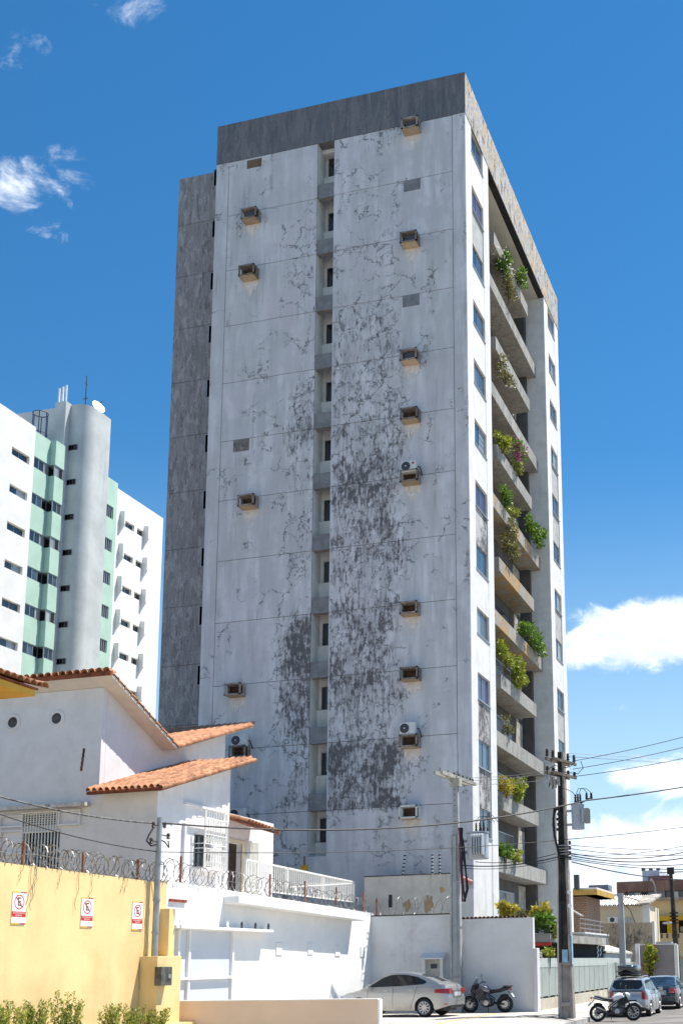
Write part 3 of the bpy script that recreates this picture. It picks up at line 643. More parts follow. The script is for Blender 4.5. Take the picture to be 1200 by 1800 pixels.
# roof slabs of the butterfly roof (soffit below, tiles above)
for (a_, c_) in ((S1[0], S1[1]), (S1[1], S1[2])):
    b = MB(); b.prism([(a_[0], a_[1]), (c_[0], c_[1]), (c_[0], c_[1] + .10), (a_[0], a_[1] + .10)], 'x', -33, XE1); b.build('soffit', M_soff, hs)
def tile_mesh(L=.46, r0=.125, r1=.105, h=.11):
    b = MB(); n = 6; vs = []
    for (x, r, hh) in ((0, r0, h), (L, r1, h * .85)):
        for t_ in (0, .016):
            for j in range(n + 1):
                a = math.pi * j / n; vs.append(((r - t_) * math.cos(a), x, (hh - t_) * math.sin(a)))
    m_ = n + 1; fs = []
    for j in range(n):
        fs += [(j, j + 1, 2 * m_ + j + 1, 2 * m_ + j), (m_ + j, 3 * m_ + j, 3 * m_ + j + 1, m_ + j + 1), (j, m_ + j, m_ + j + 1, j + 1)]
    b.add(vs, fs); me = b.mesh('roof_tile', smooth=50); me.materials.append(M_tile); return me
TILE = tile_mesh()
rt = random.Random(5)
# lower front roof: every tile its own piece
rx1 = -19.47; _a, _b = at(285, 1389, X=rx1), at(446, 1340, X=rx1)
rA, rB = (_a.y, _a.z), (_b.y, _b.z); rx0 = at(151, 1392, Y=_a.y).x
rl = math.hypot(rB[0] - rA[0], rB[1] - rA[1]); ra = math.atan2(rB[1] - rA[1], rB[0] - rA[0])
low = MB().prism([(rA[0], rA[1]), (rB[0], rB[1]), (rB[0], rB[1] + .09), (rA[0], rA[1] + .09)], 'x', rx0 + .03, rx1 + .04).build('lower_roof', M_tiled, hs)
MB().prism([(rA[0] + .04, rA[1] - .02), (rB[0], rB[1] - .02), (rB[0], rB[1] - .002), (rA[0] + .04, rA[1] - .002)], 'x', rx0 + .05, rx1 - .06).build('soffit', M_soff, hs)
nc = 12; pit = (rx1 - rx0) / nc; nr = 15; rs = rl / nr
hl = wl(low)
for i in range(nc):
    for j in range(nr):
        y = rA[0] + (j * rs - .03) * math.cos(ra); z = rA[1] + .095 + (j * rs) * math.sin(ra)
        o = inst('roof_tile', TILE, low, Vector((rx0 + pit * (i + .5), y, z)) - hl, (ra + R_(6) + rt.uniform(-.02, .02), rt.uniform(-.04, .04), rt.uniform(-.03, .03)), (pit / .32, 1, rt.uniform(1.0, 1.25)))
for j in range(nr):   # verge tiles lying on the edge
    y = rA[0] + (j * rs) * math.cos(ra); z = rA[1] + .02 + (j * rs) * math.sin(ra)
    inst('verge_tile', TILE, low, Vector((rx1 - .05, y, z + .05)) - hl, (ra + R_(2), R_(35), rt.uniform(-.02, .02)), (.7, 1, 1))
# upper butterfly roof: tiles too small to pick apart, one part each
def tile_field(x0, x1, yA, zA, yB, zB, name, flip=False):
    b = MB(); L = math.hypot(yB - yA, zB - zA); n_r = int(L / .4); n_c = int((x1 - x0) / .25); a = math.atan2(zB - zA, yB - yA)
    me = TILE; V0 = [v.co.copy() for v in me.vertices]; F0 = [tuple(p_.vertices) for p_ in me.polygons]
    for i in range(n_c):
        for j in range(n_r):
            rot = Matrix.Rotation(a + R_(4.5), 3, 'X') if not flip else Matrix.Rotation(math.pi, 3, 'Z')
            if flip: rot = Matrix.Rotation(a - R_(2), 3, 'X') @ rot
            t0 = j * L / n_r if not flip else (j + 1) * L / n_r + .03
            pos = Vector((x0 + (i + .5) * (x1 - x0) / n_c, yA + t0 * math.cos(a), zA + t0 * math.sin(a) + rt.uniform(-.006, .006)))
            b.add([rot @ q + pos for q in V0], F0)
    o = b.build(name, M_tile, hs, smooth=50, fix=False); stuff(o); return o
tile_field(-25.5, XE1 + .04, S1[1][0] + .05, S1[1][1] + .12, S1[2][0], S1[2][1] + .12, 'roof_tiles')
tile_field(-33, XE1 + .04, S1[0][0] - .05, S1[0][1] + .13, S1[1][0] - .05, S1[1][1] + .13, 'roof_tiles', True)
# tile ends along the front eave, and verge tiles along the side
ev = MB().box(-33, XE1 + .03, S1[0][0] - .06, S1[0][0] + .06, S1[0][1] - .01, S1[0][1] + .12).build('eave_board', M_tiled, hs); he = wl(ev)
for i in range(44): inst('eave_tile', TILE, ev, Vector((XE1 - .1 - .27 * i, S1[0][0] - .12, S1[0][1] + .12)) - he, (rt.uniform(-.05, .02), 0, 0), (1.05, .9, 1.15))
for (a_, c_) in ((S1[0], S1[1]), (S1[1], S1[2])):
    L = math.hypot(c_[0] - a_[0], c_[1] - a_[1]); an = math.atan2(c_[1] - a_[1], c_[0] - a_[0])
    for j in range(int(L / .4)):
        inst('verge_tile', TILE, ev, Vector((XE1 - .04, a_[0] + j * .4 * math.cos(an), a_[1] + .09 + j * .4 * math.sin(an))) - he, (an, R_(30), 0), (.7, 1, 1))
# lower front block: side wall with the grilled window
def z2(y): return rA[1] + (y - rA[0]) * math.tan(ra) - .02
wy0, wy1 = at(341, 1490, X=XS2).y, at(371, 1490, X=XS2).y; wz0, wz1 = at(356, 1526, X=XS2).z, at(356, 1466, X=XS2).z
YR2 = 36.2
MB().prism([(YH, 0), (YH, z2(YH)), (YR2, z2(YR2)), (YR2, 0)], 'x', XS1 + .012, XS2 - .3).build('lower_block', M_hw, hs)
wall_holes(XS2, YH, YR2, 0, z2(YH) - .03, [(wy0, wy1, wz0, wz1)], .298, 'y', 'side_wall', M_hw, hs)
MB().prism([(YH, z2(YH) - .03), (YH, z2(YH)), (YR2, z2(YR2)), (YR2, z2(YH) - .03)], 'x', XS2 - .298, XS2).build('gable_wall', M_hw, hs)
MB().box(at(152, 1440, Y=YH).x, XS2, YH - .012, YH, 0, z2(YH) - .02).build('front_wall', M_hw, hs)
win = window(hs, M_dalu, [G_dark, G_dark], (XS2 - .2, wy0, wz0), wy1 - wy0, wz1 - wz0, 'y', (.5,), .05)
fr_ = MB(); fr_.box(XS2, XS2 + .1, wy0 - .75, wy1 + .9, wz1 + .14, wz1 + .24); fr_.box(XS2, XS2 + .1, wy0 - .75, wy1 + .9, wz1 + .85, wz1 + .93); fr_.box(XS2, XS2 + .1, wy0 - .75, wy0 - .65, wz0 - .3, wz1 + .14); fr_.box(XS2, XS2 + .1, wy1 + .8, wy1 + .9, wz0 - .3, wz1 + .14); fr_.build('window_surround', M_hw, hs)
MB().box(XS2, XS2 + .45, wy0 - .1, wy1 + .45, wz0 - .1, wz0 - .04).build('window_sill', M_hw, hs)
gx = XS2 + .36; gy0, gy1 = wy0 + .05, wy1 + .4; cz0, cz1 = wz0 - .03, wz1 + .75
cage = MB(); cage.bar((gx, gy0, cz0), (gx, gy0, cz1), .035).bar((gx, gy1, cz0), (gx, gy1, cz1), .035)
for zz in (cz0 + .02, wz1 - .05, cz1 - .25, wz0 + .62, wz0 + .78): cage.bar((gx, gy0, zz), (gx, gy1, zz), .03).bar((XS2, gy0, zz), (gx, gy0, zz), .025).bar((XS2, gy1, zz), (gx, gy1, zz), .025)
cage = cage.build('window_grille', M_iron, hs)
for q in range(9):
    yy = gy0 + (gy1 - gy0) * (q + .5) / 9
    MB().bar((gx, yy, cz0), (gx, yy, wz0 + .62), .024).bar((gx, yy, wz0 + .78), (gx, yy, cz1), .024).build('bar', M_iron, cage)
    for zz in (cz0 + .15, wz0 + .5, wz0 + .92): MB().tube([(gx, yy + .07 * math.cos(R_(a)), zz + .09 * math.sin(R_(a))) for a in range(0, 360, 45)], .01, 4, closed=True).build('scroll', M_iron, cage)
# side annex with the terrace door, under a deep eave
XA, XE = -20.55, -19.35
ya0, ya1 = YR2 - .3, at(480, 1500, X=XA).y; ye0, ye1 = YR2 + .02, at(492, 1466, X=XE).y; ze0, ze1 = at(407, 1442, X=XE).z, at(492, 1468, X=XE).z
dy0, dy1 = at(400, 1500, X=XA).y, at(424, 1500, X=XA).y; dzt2 = at(420, 1483, X=XA).z
MB().box(-22.6, XA - .26, ya0, ya1 - .01, 0, 7.4).build('annex_block', M_hw, hs)
wall_holes(XA, ya0, ya1, 0, 7.35, [(dy0, dy1, 4.0, dzt2)], .25, 'y', 'annex_wall', M_hw, hs)
MB().box(XA - .24, XA - .2, dy0 - .05, dy1 + .05, 3.9, dzt2 + .05).build('doorway_dark', mat('doorway_brown', (.05, .03, .02), .8, .2, 3), hs)
df = MB(); df.box(XA - .02, XA + .04, dy1, dy1 + .3, 3.9, dzt2 + .12); df.box(XA - .02, XA + .04, dy0, dy1, dzt2, dzt2 + .12); df.build('door_frame', mat('cream_frame', (.66, .58, .42), .8, .05, 3), hs)
gy0 = dy1 + .32; gy1 = at(454, 1500, X=XA + .1).y; gz1 = at(440, 1479, X=XA + .1).z
gt = MB().bar((XA + .1, gy0, gz1), (XA + .1, gy1, gz1), .05).build('open_gate', M_iron, hs)
MB().bar((XA + .1, gy0, 4.05), (XA + .1, gy1, 4.05), .05).build('bottom_rail', M_iron, gt)
for q in range(9): MB().bar((XA + .1, gy0 + (gy1 - gy0) * q / 8, 4.07), (XA + .1, gy0 + (gy1 - gy0) * q / 8, gz1 - .02), .035).build('bar', M_iron, gt)
b = MB(); tz = .30
b.add([(XE, ye0, ze0), (XE, ye1, ze1), (-23, ye1, ze1 + (-XE - -23) * 0 + tz * (XE + 23)), (-23, ye0, ze0 + tz * (XE + 23)), (XE, ye0, ze0 + .08), (XE, ye1, ze1 + .08), (-23, ye1, ze1 + .08 + tz * (XE + 23)), (-23, ye0, ze0 + .08 + tz * (XE + 23))], [(0, 1, 2, 3), (4, 7, 6, 5), (0, 4, 5, 1), (1, 5, 6, 2), (2, 6, 7, 3), (3, 7, 4, 0)])
an = b.build('annex_roof', M_tiled, hs); ha = wl(an)
for i in range(int((ye1 - ye0) / .25)):
    for j in range(5):
        y = ye0 + .12 + .25 * i; t_ = (y - ye0) / (ye1 - ye0)
        inst('roof_tile', TILE, an, Vector((XE + .05 - j * .4, y, ze0 + (ze1 - ze0) * t_ + .085 + tz * .4 * j)) - ha, (math.atan(tz), 0, R_(90)), (1, 1, 1))
# ================================================================ boundary walls
M_yel = mat('yellow_ochre_paint', (.82, .60, .29), .88, .06, .9, .25, 30, streak=.3, streakcol=(.55, .35, .14), dirt=.2, dirtcol=(.50, .33, .12), dscale=.6)
M_org = M_yel
M_wall = mat('boundary_white_paint', (.80, .79, .765), .88, .03, 1.2, .15, 25, streak=.3, streakcol=(.55, .53, .5), dirt=.06, dirtcol=(.5, .48, .45))
XW = -17.25
yw = thing('yellow_wall', 'tall yellow painted boundary wall with three no parking signs', 'wall', (XW - .15, 20, 0))
MB().prism([(8, 0), (8, 4.28), (27.9, 4.12), (27.9, 0)], 'x', XW - .3, XW).build('wall_body', M_yel, yw)
MB().box(XW, XW + .52, 26.75, 27.9, 0, 2.15).build('meter_pier', M_yel, yw, bevel=.01); MB().box(XW, XW + .28, 27.62, 27.897, 2.152, 3.42).build('pilaster', M_yel, yw)
MB().box(XW + .2, XW + .9, 27.0, 28.2, 0, .42).build('footing', M_yel, yw)
mc = at(283, 1716, X=XW + .55); mb_ = MB().box(XW + .522, XW + .72, mc.y - .26, mc.y + .26, mc.z - .24, mc.z + .24).build('meter_box', mat('meter_box_dark', (.10, .095, .085), .5, .3, 6), yw, bevel=.01)
MB().box(XW + .72, XW + .75, mc.y + .05, mc.y + .15, mc.z - .05, mc.z + .05).build('lock', M_alu, mb_)
# white wall with ledge, gate panels, shelf
def ztop(y): return 4.2 + (y - 27.95) * (3.86 - 4.2) / (42.7 - 27.95)
ww = thing('white_wall', 'bright white boundary wall with overhanging ledge and blank gate panels', 'wall', (XW - .15, 35, 0))
MB().prism([(27.9, 0), (27.9, ztop(27.9)), (42.95, ztop(42.95)), (42.95, 0)], 'x', XW - .35, XW - .001).build('wall_body', M_wall, ww)
LG = XW + .50; ly0, ly1 = at(420, 1575, X=LG).y, at(640, 1608, X=LG).y; lz_ = at(520, 1592, X=LG).z
MB().prism([(ly0, ztop(ly0) - .42), (ly0, ztop(ly0) - .2), (ly1, ztop(ly1) - .2), (ly1, ztop(ly1) - .42)], 'x', XW - .002, LG).build('ledge', M_wall, ww, bevel=.015)
g0, g1, g2 = at(309, 1690, X=XW).y, at(328, 1690, X=XW).y, at(405, 1690, X=XW).y; gzt = at(350, 1636, X=XW).z; gzm = at(350, 1719, X=XW).z
fr_ = MB(); fr_.box(XW, XW + .16, g0 - .06, g2 + .08, gzt, gzt + .12)
for yy in (g0, g1, g2): fr_.box(XW, XW + .10, yy - .05, yy + .05, 0, gzt - .001)
fr_.box(XW, XW + .13, g0 + .05, g2 - .05, gzm - .04, gzm + .04); fr_.build('gate_frame', M_wall, ww)
M_gate = mat('gate_panel_white', (.60, .63, .67), .6, .03, 1, 0)
for (a_, c_) in ((g0, g1), (g1, g2)):
    for (za_, zc_) in ((.05, gzm - .04), (gzm + .04, gzt)): MB().box(XW, XW + .02, a_ + .05, c_ - .05, za_, zc_).build('gate_panel', M_gate, ww)
sy0, sy1 = at(311, 1630, X=XW + .35).y, at(481, 1636, X=XW + .35).y; sz_ = at(400, 1632, X=XW + .35).z
MB().box(XW, XW + .35, sy0, sy1, sz_ - .05, sz_ + .03).build('shelf', M_wall, ww)
for q in range(7):
    yy = sy0 + .35 + q * (sy1 - sy0 - .5) / 6; MB().lathe((XW + .24, yy, sz_ + .03), [(.05, 0), (.03, .06), (.045, .1), (.02, .2)], 8).build('insulator', M_wall if q < 4 else M_dalu, ww)
for px, py in ((490, 1668), (545, 1668), (593, 1671), (637, 1673)):
    c = at(px, py, X=XW); MB().box(XW, XW + .025, c.y - .22, c.y + .22, c.z - .2, c.z + .2).build('blank_plate', M_wall, ww, bevel=.01)
b = MB(); q_ = at(318, 1583, X=XW + .1); MB().box(XW, XW + .06, q_.y - .45, q_.y + .4, q_.z - .04, q_.z + .03).build('rusty_bar', mat('rusty_red', (.30, .06, .03), .8, .3, 8), ww)
# wall across the back of the lot
Y2 = 42.7
x20, x21, x22 = XW, at(800, 1650, Y=Y2).x, at(937, 1650, Y=Y2).x
bw = thing('lot_wall', 'white wall across the back of the parking lot behind the silver sedan', 'wall', (-14, Y2, 0))
M_wall2 = mat('lot_wall_paint', (.70, .69, .675), .88, .05, 1.0, .15, 25, streak=.35, streakcol=(.5, .44, .41), dirt=.45, dirtcol=(.50, .42, .41), dscale=.7)
MB().box(x20 - .001, x21, Y2, Y2 + .25, -.1, 3.72).build('wall_body', M_wall2, bw)
MB().box(x21 - .01, x22, Y2 - .06, Y2 + .2, -.1, 3.50).build('wall_body', M_wall2, bw)
MB().box(x20, x21, Y2 - .03, Y2 + .27, 3.72, 3.76).build('coping', M_black, bw)
TILE2 = TILE.copy(); TILE2.materials.clear(); TILE2.materials.append(mat('coping_brown', (.15, .10, .075), .95, .3, 4, .4, rnd=.4))
cop = MB().box(x21 + .1, x22, Y2 - .06, Y2 + .21, 3.50, 3.51).build('coping', M_wall2, bw); hc_ = wl(cop)
for i in range(17): inst('coping_tile', TILE2, cop, Vector((x21 + .2 + i * .165, Y2 - .11, 3.51)) - hc_, (0, 0, 0), (.6, .75, .8))
MB().box(x22 - .02, x22 + .15, Y2 - .1, Y2 + .3, -.1, 2.35).build('end_pier', M_wall2, bw, bevel=.02)
mc = at(764, 1708, Y=Y2); b = MB(); x0, x1, z0, z1 = mc.x - .42, mc.x + .42, mc.z - .55, mc.z + .5
b.box(x0, x0 + .12, Y2 - .3, Y2, z0, z1); b.box(x1 - .12, x1, Y2 - .3, Y2, z0, z1); b.box(x0, x1, Y2 - .301, Y2, z0 - .1, z0)
cab = b.build('meter_niche', M_wall2, bw)
MB().prism([(Y2, z1 + .22), (Y2 - .42, z1 + .02), (Y2 - .42, z1 - .03), (Y2, z1 - .03)], 'x', x0 - .06, x1 + .06).build('hood', M_wall2, cab)
MB().box(x0 + .12, x1 - .12, Y2 - .12, Y2, z0, z1 - .03).build('door', mat('meter_door', (.52, .50, .45), .6, .1, 4, 0), cab); MB().box(mc.x - .13, mc.x + .13, Y2 - .13, Y2 - .119, mc.z + .12, mc.z + .3).build('label_window', M_dalu, cab)
# stained party wall at the foot of the tower
Y3 = 44.6; pw = thing('party_wall', 'old stained cream wall with peeling plaster at the foot of the tower', 'wall', (-16, Y3, 0))
x30, x31 = at(640, 1570, Y=Y3).x, at(803, 1570, Y=Y3).x; z3 = at(720, 1539, Y=Y3).z
M_party = mat('party_wall_render', (.64, .60, .53), .92, .08, 1.2, .4, 20, streak=.5, streakcol=(.2, .18, .16), dirt=.3, dirtcol=(.35, .30, .24), dscale=1.5)
MB().box(x30, x31, Y3, Y3 + .25, 0, z3).build('wall_body', M_party, pw); MB().box(x30, x31, Y3 - .02, Y3 + .27, z3, z3 + .05).build('coping', mat('coping_mould', (.16, .15, .14), .95, .4, 3, .5), pw)
for px, py, sx, sy in ((753, 1589, .22, .42), (716, 1592, .2, .25), (777, 1564, .13, .13), (747, 1613, .2, .1)):
    c = at(px, py, Y=Y3); b = MB(); n_ = 18; r2 = random.Random(px); pts = []
    for j in range(n_):
        k_ = r2.uniform(.65, 1.1); pts.append((c.x + sx * k_ * math.cos(2 * math.pi * j / n_), c.z + sy * k_ * math.sin(2 * math.pi * j / n_)))
    b.prism(pts, 'y', Y3 - .006, Y3 + .01); b.build('bare_plaster', mat('bare_plaster', (.48, .34, .20), .95, .15, 5, .5), pw)
lw_ = MB().box(at(806, 1580, Y=44.9).x, at(832, 1580, Y=44.9).x, 44.9, 45.2, 0, at(820, 1562, Y=44.9).z); o = tag(lw_.build('white_parapet', M_wall2), 'short white wall between the concrete pole and the tower corner', 'wall')
tag(MB().cyl(at(803, 1540, Y=44.7), at(829, 1552, Y=44.7), .11, n=10).build('red_pipe', mat('faded_red_pipe', (.55, .25, .22), .7, .1, 5, 0), smooth=True), 'faded red pipe sticking out behind the concrete pole', 'pipe')
# low beige wall in front
lb = thing('low_wall', 'low beige wall in the foreground hiding the front of the silver sedan', 'wall', (-14, 28.1, 0))
x0, x1 = XW + .28, at(663.5, 1775, Y=28.1).x
MB().box(x0, x1, 28.1, 28.3, -.2, at(650, 1755.5, Y=28.1).z).build('wall_body', mat('beige_wall_paint', (.74, .56, .41), .88, .03, .8, .15, 25), lb)
MB().box(x0, x1 + .004, 28.092, 28.31, at(650, 1755.5, Y=28.1).z - .02, at(650, 1755.5, Y=28.1).z + .004).build('white_cap', M_wall, lb); MB().box(x1, x1 + .05, 28.094, 28.3, -.2, at(650, 1755.5, Y=28.1).z - .021).build('lit_end_strip', M_wall, lb)  # pale end strip paints in the sunlit end of the wall
# terrace and railing
tr = MB().box(-24, XW - .36, 31.66, 42.6, 3.3, 3.9).build('terrace', M_hw); tag(tr, 'white raised terrace slab behind the bright white wall', 'terrace')
XRl = -18.2; rl_ = thing('terrace_railing', 'white metal railing with thin vertical bars on the terrace', 'railing', (XRl, 38, 3.9))
p0, p1 = at(433, 1511, X=XRl), at(622, 1550.5, X=XRl)
b = MB().bar(p0, p1, .06, .06); b.bar(p0 - Vector((0, 0, .95)), p1 - Vector((0, 0, .8)), .05, .05); b.build('rail', M_iron, rl_)
for q in range(58):
    t_ = q / 57; a_ = p0.lerp(p1, t_); c_ = (p0 - Vector((0, 0, .95))).lerp(p1 - Vector((0, 0, .8)), t_)
    MB().bar(a_, c_, .03 if q % 19 else .06).build('bar', M_iron, rl_)
MB().bar(at(510, 1559, X=XRl), p1 - Vector((0, 0, .05)), .05).build('brace', M_iron, rl_)
MB().bar(p1, p1 + Vector((-2.6, 0, 0)), .05).build('rail', M_iron, rl_)
# ================================================================ yellow neighbour roof at the left edge
ny = thing('yellow_house', 'corner of a yellow house roof with orange tiles at the left edge', 'house', (-21, 18, 0))
_e = at(62, 1224, X=-19.5); yE, zE = _e.y, _e.z
MB().box(-23.5, -19.5, 12, yE, zE, zE + .16).build('soffit', mat('yellow_soffit', (.72, .42, .07), .85, .05, 2), ny)
MB().box(-24.5, -20.8, 12, at(-14, 1300, X=-20.8).y, 0, zE).build('wall', M_yel, ny)
ro = MB(); ro.add([(-19.45, 12, zE + .16), (-19.45, yE + .05, zE + .16), (-23.5, yE + .05, zE + 1.3), (-23.5, 12, zE + 1.3), (-19.45, 12, zE + .22), (-19.45, yE + .05, zE + .22), (-23.5, yE + .05, zE + 1.36), (-23.5, 12, zE + 1.36)], [(0, 1, 2, 3), (4, 7, 6, 5), (0, 4, 5, 1), (1, 5, 6, 2), (2, 6, 7, 3), (3, 7, 4, 0)])
ro = ro.build('roof', M_tiled, ny); hr = wl(ro)
for i in range(30):
    for j in range(4): inst('roof_tile', TILE, ro, Vector((-19.3 - .4 * j, yE - .1 - .25 * i, zE + .235 + .113 * j)) - hr, (R_(15.7), 0, R_(90)), (1.05, 1.1, 1.1))
for j in range(5): inst('ridge_tile', TILE, ro, Vector((-19.3 - .4 * j, yE + .1, zE + .26 + .113 * j)) - hr, (R_(15.7), 0, R_(90)), (1.3, 1.1, 1.3))
# ================================================================ signs on the yellow wall
def text_mesh(body, size, name):
    cu = bpy.data.curves.new(name, 'FONT'); cu.body = body; cu.size = size; cu.align_x = 'CENTER'; cu.align_y = 'CENTER'; cu.extrude = .0008
    ob = bpy.data.objects.new(name, cu); COL.objects.link(ob); dg = bpy.context.evaluated_depsgraph_get()
    me = bpy.data.meshes.new_from_object(ob.evaluated_get(dg)); bpy.data.objects.remove(ob); return me
M_sw = mat('sign_white', (.80, .80, .79), .5, .02, 2, 0); M_sr = mat('sign_red', (.55, .035, .03), .5, .02, 2, 0); M_sk = mat('sign_black', (.02, .02, .02), .5, 0, 1, 0)
M_sy = mat('sign_amber', (.75, .45, .04), .5, 0, 1, 0); M_sb = mat('sign_blue', (.05, .22, .42), .5, 0, 1, 0); M_sg = mat('sign_grey', (.45, .45, .45), .5, 0, 1, 0)
tE = text_mesh('E', .27, 'letter_e'); tE.materials.append(M_sk)
t1 = text_mesh('ESTACIONAMENTO', .043, 'red_band_text'); t1.materials.append(M_sw); t2 = text_mesh('PRIVATIVO', .043, 'red_band_text'); t2.materials.append(M_sw)
for (px, py, hh, lab) in ((33, 1596, 1, 'leftmost of the three no parking signs on the yellow wall'), (152.5, 1604, 1, 'middle no parking sign of the three on the yellow wall'), (241, 1610, 1, 'rightmost no parking sign on the yellow wall, nearest the metal pole')):
    c = at(px, py, X=XW); t = thing('no_parking_sign', 'white ' + lab if lab[0] != 'w' else lab, 'sign', (XW + .004, c.y, c.z), R_(90) , 'no parking signs on the yellow wall')
    # local x runs along the wall (+Y world), local -y faces out (+X world)
    w_, h_ = .46, .72
    if px > 200: w_, h_ = .46, .74
    MB().box(-w_ / 2, w_ / 2, -.012, 0, -h_ / 2, h_ / 2).build('board', M_sw, t, local=True)
    ring = MB(); ro_, ri = .165, .14; n_ = 32; vs = []; fs = []
    for j in range(n_):
        a = 2 * math.pi * j / n_
        vs += [(ro_ * math.cos(a), -.0135, .13 + ro_ * math.sin(a)), (ri * math.cos(a), -.0135, .13 + ri * math.sin(a))]
    for j in range(n_): k = (j + 1) % n_; fs.append((2 * j, 2 * k, 2 * k + 1, 2 * j + 1))
    ring.add(vs, fs); ring.build('red_ring', M_sr, t, local=True)
    inst('letter_e', tE, t, (0, -.0140, .13), (R_(90), 0, 0))
    MB().add([(-.115, -.0165, .225), (-.095, -.0165, .245), (.115, -.0165, .035), (.095, -.0165, .015)], [(0, 1, 2, 3)]).build('red_slash', M_sr, t, local=True)
    MB().box(-w_ / 2, w_ / 2, -.0132, -.012, -.20, -.08).build('red_band', M_sr, t, local=True)
    inst('red_band_text', t1, t, (0, -.0142, -.115), (R_(90), 0, 0)); inst('red_band_text', t2, t, (0, -.0142, -.165), (R_(90), 0, 0))
    for zz in (-h_ / 2, h_ / 2 - .03):
        MB().box(-w_ / 2, .03, -.0131, -.012, zz, zz + .03).build('amber_stripe', M_sy, t, local=True); MB().box(.031, .10, -.0131, -.012, zz, zz + .03).build('blue_stripe', M_sb, t, local=True); MB().box(.101, w_ / 2, -.0131, -.012, zz, zz + .03).build('red_stripe', M_sr, t, local=True)
    MB().box(-.1, .1, -.0128, -.012, -.272, -.255).build('grey_mark', M_sg, t, local=True)
# ================================================================ razor wire
M_wire = mat('galvanised_wire', (.27, .26, .25), .5, .3, 8, 0, metal=.5); M_rust = mat('rusty_iron', (.25, .10, .06), .85, .3, 8, .3)
def razor(name, label, a, b_, rad, pitch, seed, posts, post_h=.75, wr=.012, strand=True):
    a = Vector(a); b_ = Vector(b_); rz = random.Random(seed); d = (b_ - a); L = d.length; dn = d.normalized(); sdv = dn.cross(Vector((0, 0, 1))).normalized()
    t = thing(name, label, 'razor wire', tuple(a))
    pts = []; rr = []; s_ = 0; ph = 0; k = 0; loops = int(L / pitch)
    for lp in range(loops):
        pr = pitch * rz.uniform(.45, 1.55); r0 = rad * rz.uniform(.86, 1.1); tilt = rz.uniform(-.16, .3)
        for j in range(20):
            an_ = 2 * math.pi * j / 20; f = (lp + j / 20) / loops
            off = (sdv * math.cos(an_) * r0 * .8 + Vector((0, 0, 1)) * (math.sin(an_) * r0 + r0)); along = f * L + (pr - pitch) * math.sin(math.pi * j / 20) + tilt * math.sin(an_) * r0
            pts.append(a + dn * along + Vector((0, 0, (b_ - a).z * 0)) + off); rr.append(wr * (1.7 if k % 2 else .75)); k += 1
    o = MB().tube(pts, rr, 3).build('coil', M_wire, t, fix=False)
    for f in posts:
        p = a + d * f; MB().bar(p - Vector((0, 0, .05)), p + Vector((0, 0, post_h)), .05).build('post', M_rust, t)
    if strand:
        MB().tube([a + d * (q / 24) + Vector((0, 0, rad * 1.0 + rz.uniform(-.03, .03))) for q in range(25)], wr * .7, 3).build('strand', M_wire, t)
    return t
razor('razor_wire', 'coiled razor wire along the top of the yellow wall', (XW - .12, 15, 4.22), (XW - .12, 27.95, 4.12), .27, .20, 1, (.12, .35, .55, .72, .9), .55, .0115)
razor('razor_wire', 'coiled razor wire along the top of the bright white wall', (XW - .1, 28.0, 4.2), (XW - .1, 42.7, 3.87), .29, .27, 2, (.05, .42, .6, .78, .96), .75, .0085)
razor('razor_wire', 'loose razor wire on the wall behind the silver sedan', (-17.1, Y2 + .1, 3.74), (x21 - .1, Y2 + .1, 3.74), .33, .30, 3, (.01, .97), .7, .009, False)
# dried vine hanging over the yellow wall
t = thing('dry_vine', 'dry brown tendrils hanging over the top of the yellow wall', 'vine', (XW + .03, 23, 4.2)); rv = random.Random(4)
M_vine = mat('dry_vine', (.22, .16, .08), .9, .2, 8, 0)
for px, py, ln in ((58, 1522, .9), (62, 1523, 1.0), (66, 1524, .7), (108, 1530, .45), (140, 1534, .9), (163, 1537, .6), (218, 1545, .35), (224, 1546, .35), (255, 1550, 2.8), (263, 1551, 2.6), (40, 1520, .4)):
    c = at(px, py, X=XW + .02); pts = [c + Vector((0, 0, .1))]
    for q in range(7): pts.append(Vector((XW + .02 + rv.uniform(0, .03), c.y - .02 * q + rv.uniform(-.07, .07) * min(ln, 1), c.z - ln * (q + 1) / 7)))
    MB().tube(pts, .0065 if ln < 2 else .004, 3).build('tendril', M_vine, t)
# electric fence uprights on the tower base
for px, y0, y1, lab in ((712, 1501, 1541, 'left electric fence upright above the stained wall'), (760, 1500, 1537, 'middle electric fence upright above the stained wall'), (773, 1500, 1537, 'right electric fence upright above the stained wall, beside the concrete pole'), (536, 1505, 1526, 'electric fence upright with yellow warning plate behind the terrace railing')):
    a = at(px - (4 if px == 712 else 0), y1, Y=44.5); b_ = at(px, y0, Y=44.5); t = thing('fence_upright', lab, 'fence post', tuple(a), 0, 'electric fence uprights')
    MB().bar(a, b_, .03).build('rod', M_iron, t)
    for q in range(6): p = a.lerp(b_, (q + .5) / 6); MB().cbox(p + Vector((0, -.04, 0)), .09, .06, .05).build('insulator', M_black, t)
    if px == 536: MB().box(a.x - .17, a.x + .17, a.y - .08, a.y - .05, a.z - .12, a.z + .12).build('warning_plate', mat('warning_yellow', (.55, .33, .03), .6, .15, 9, 0), t)
c = at(686, 1584, Y=42.5); tag(MB().box(c.x - .06, c.x + .06, 42.45, 42.55, c.z - .25, c.z + .25).build('corner_insulator', M_black), 'black insulator block on the corner of the lot wall', 'insulator')
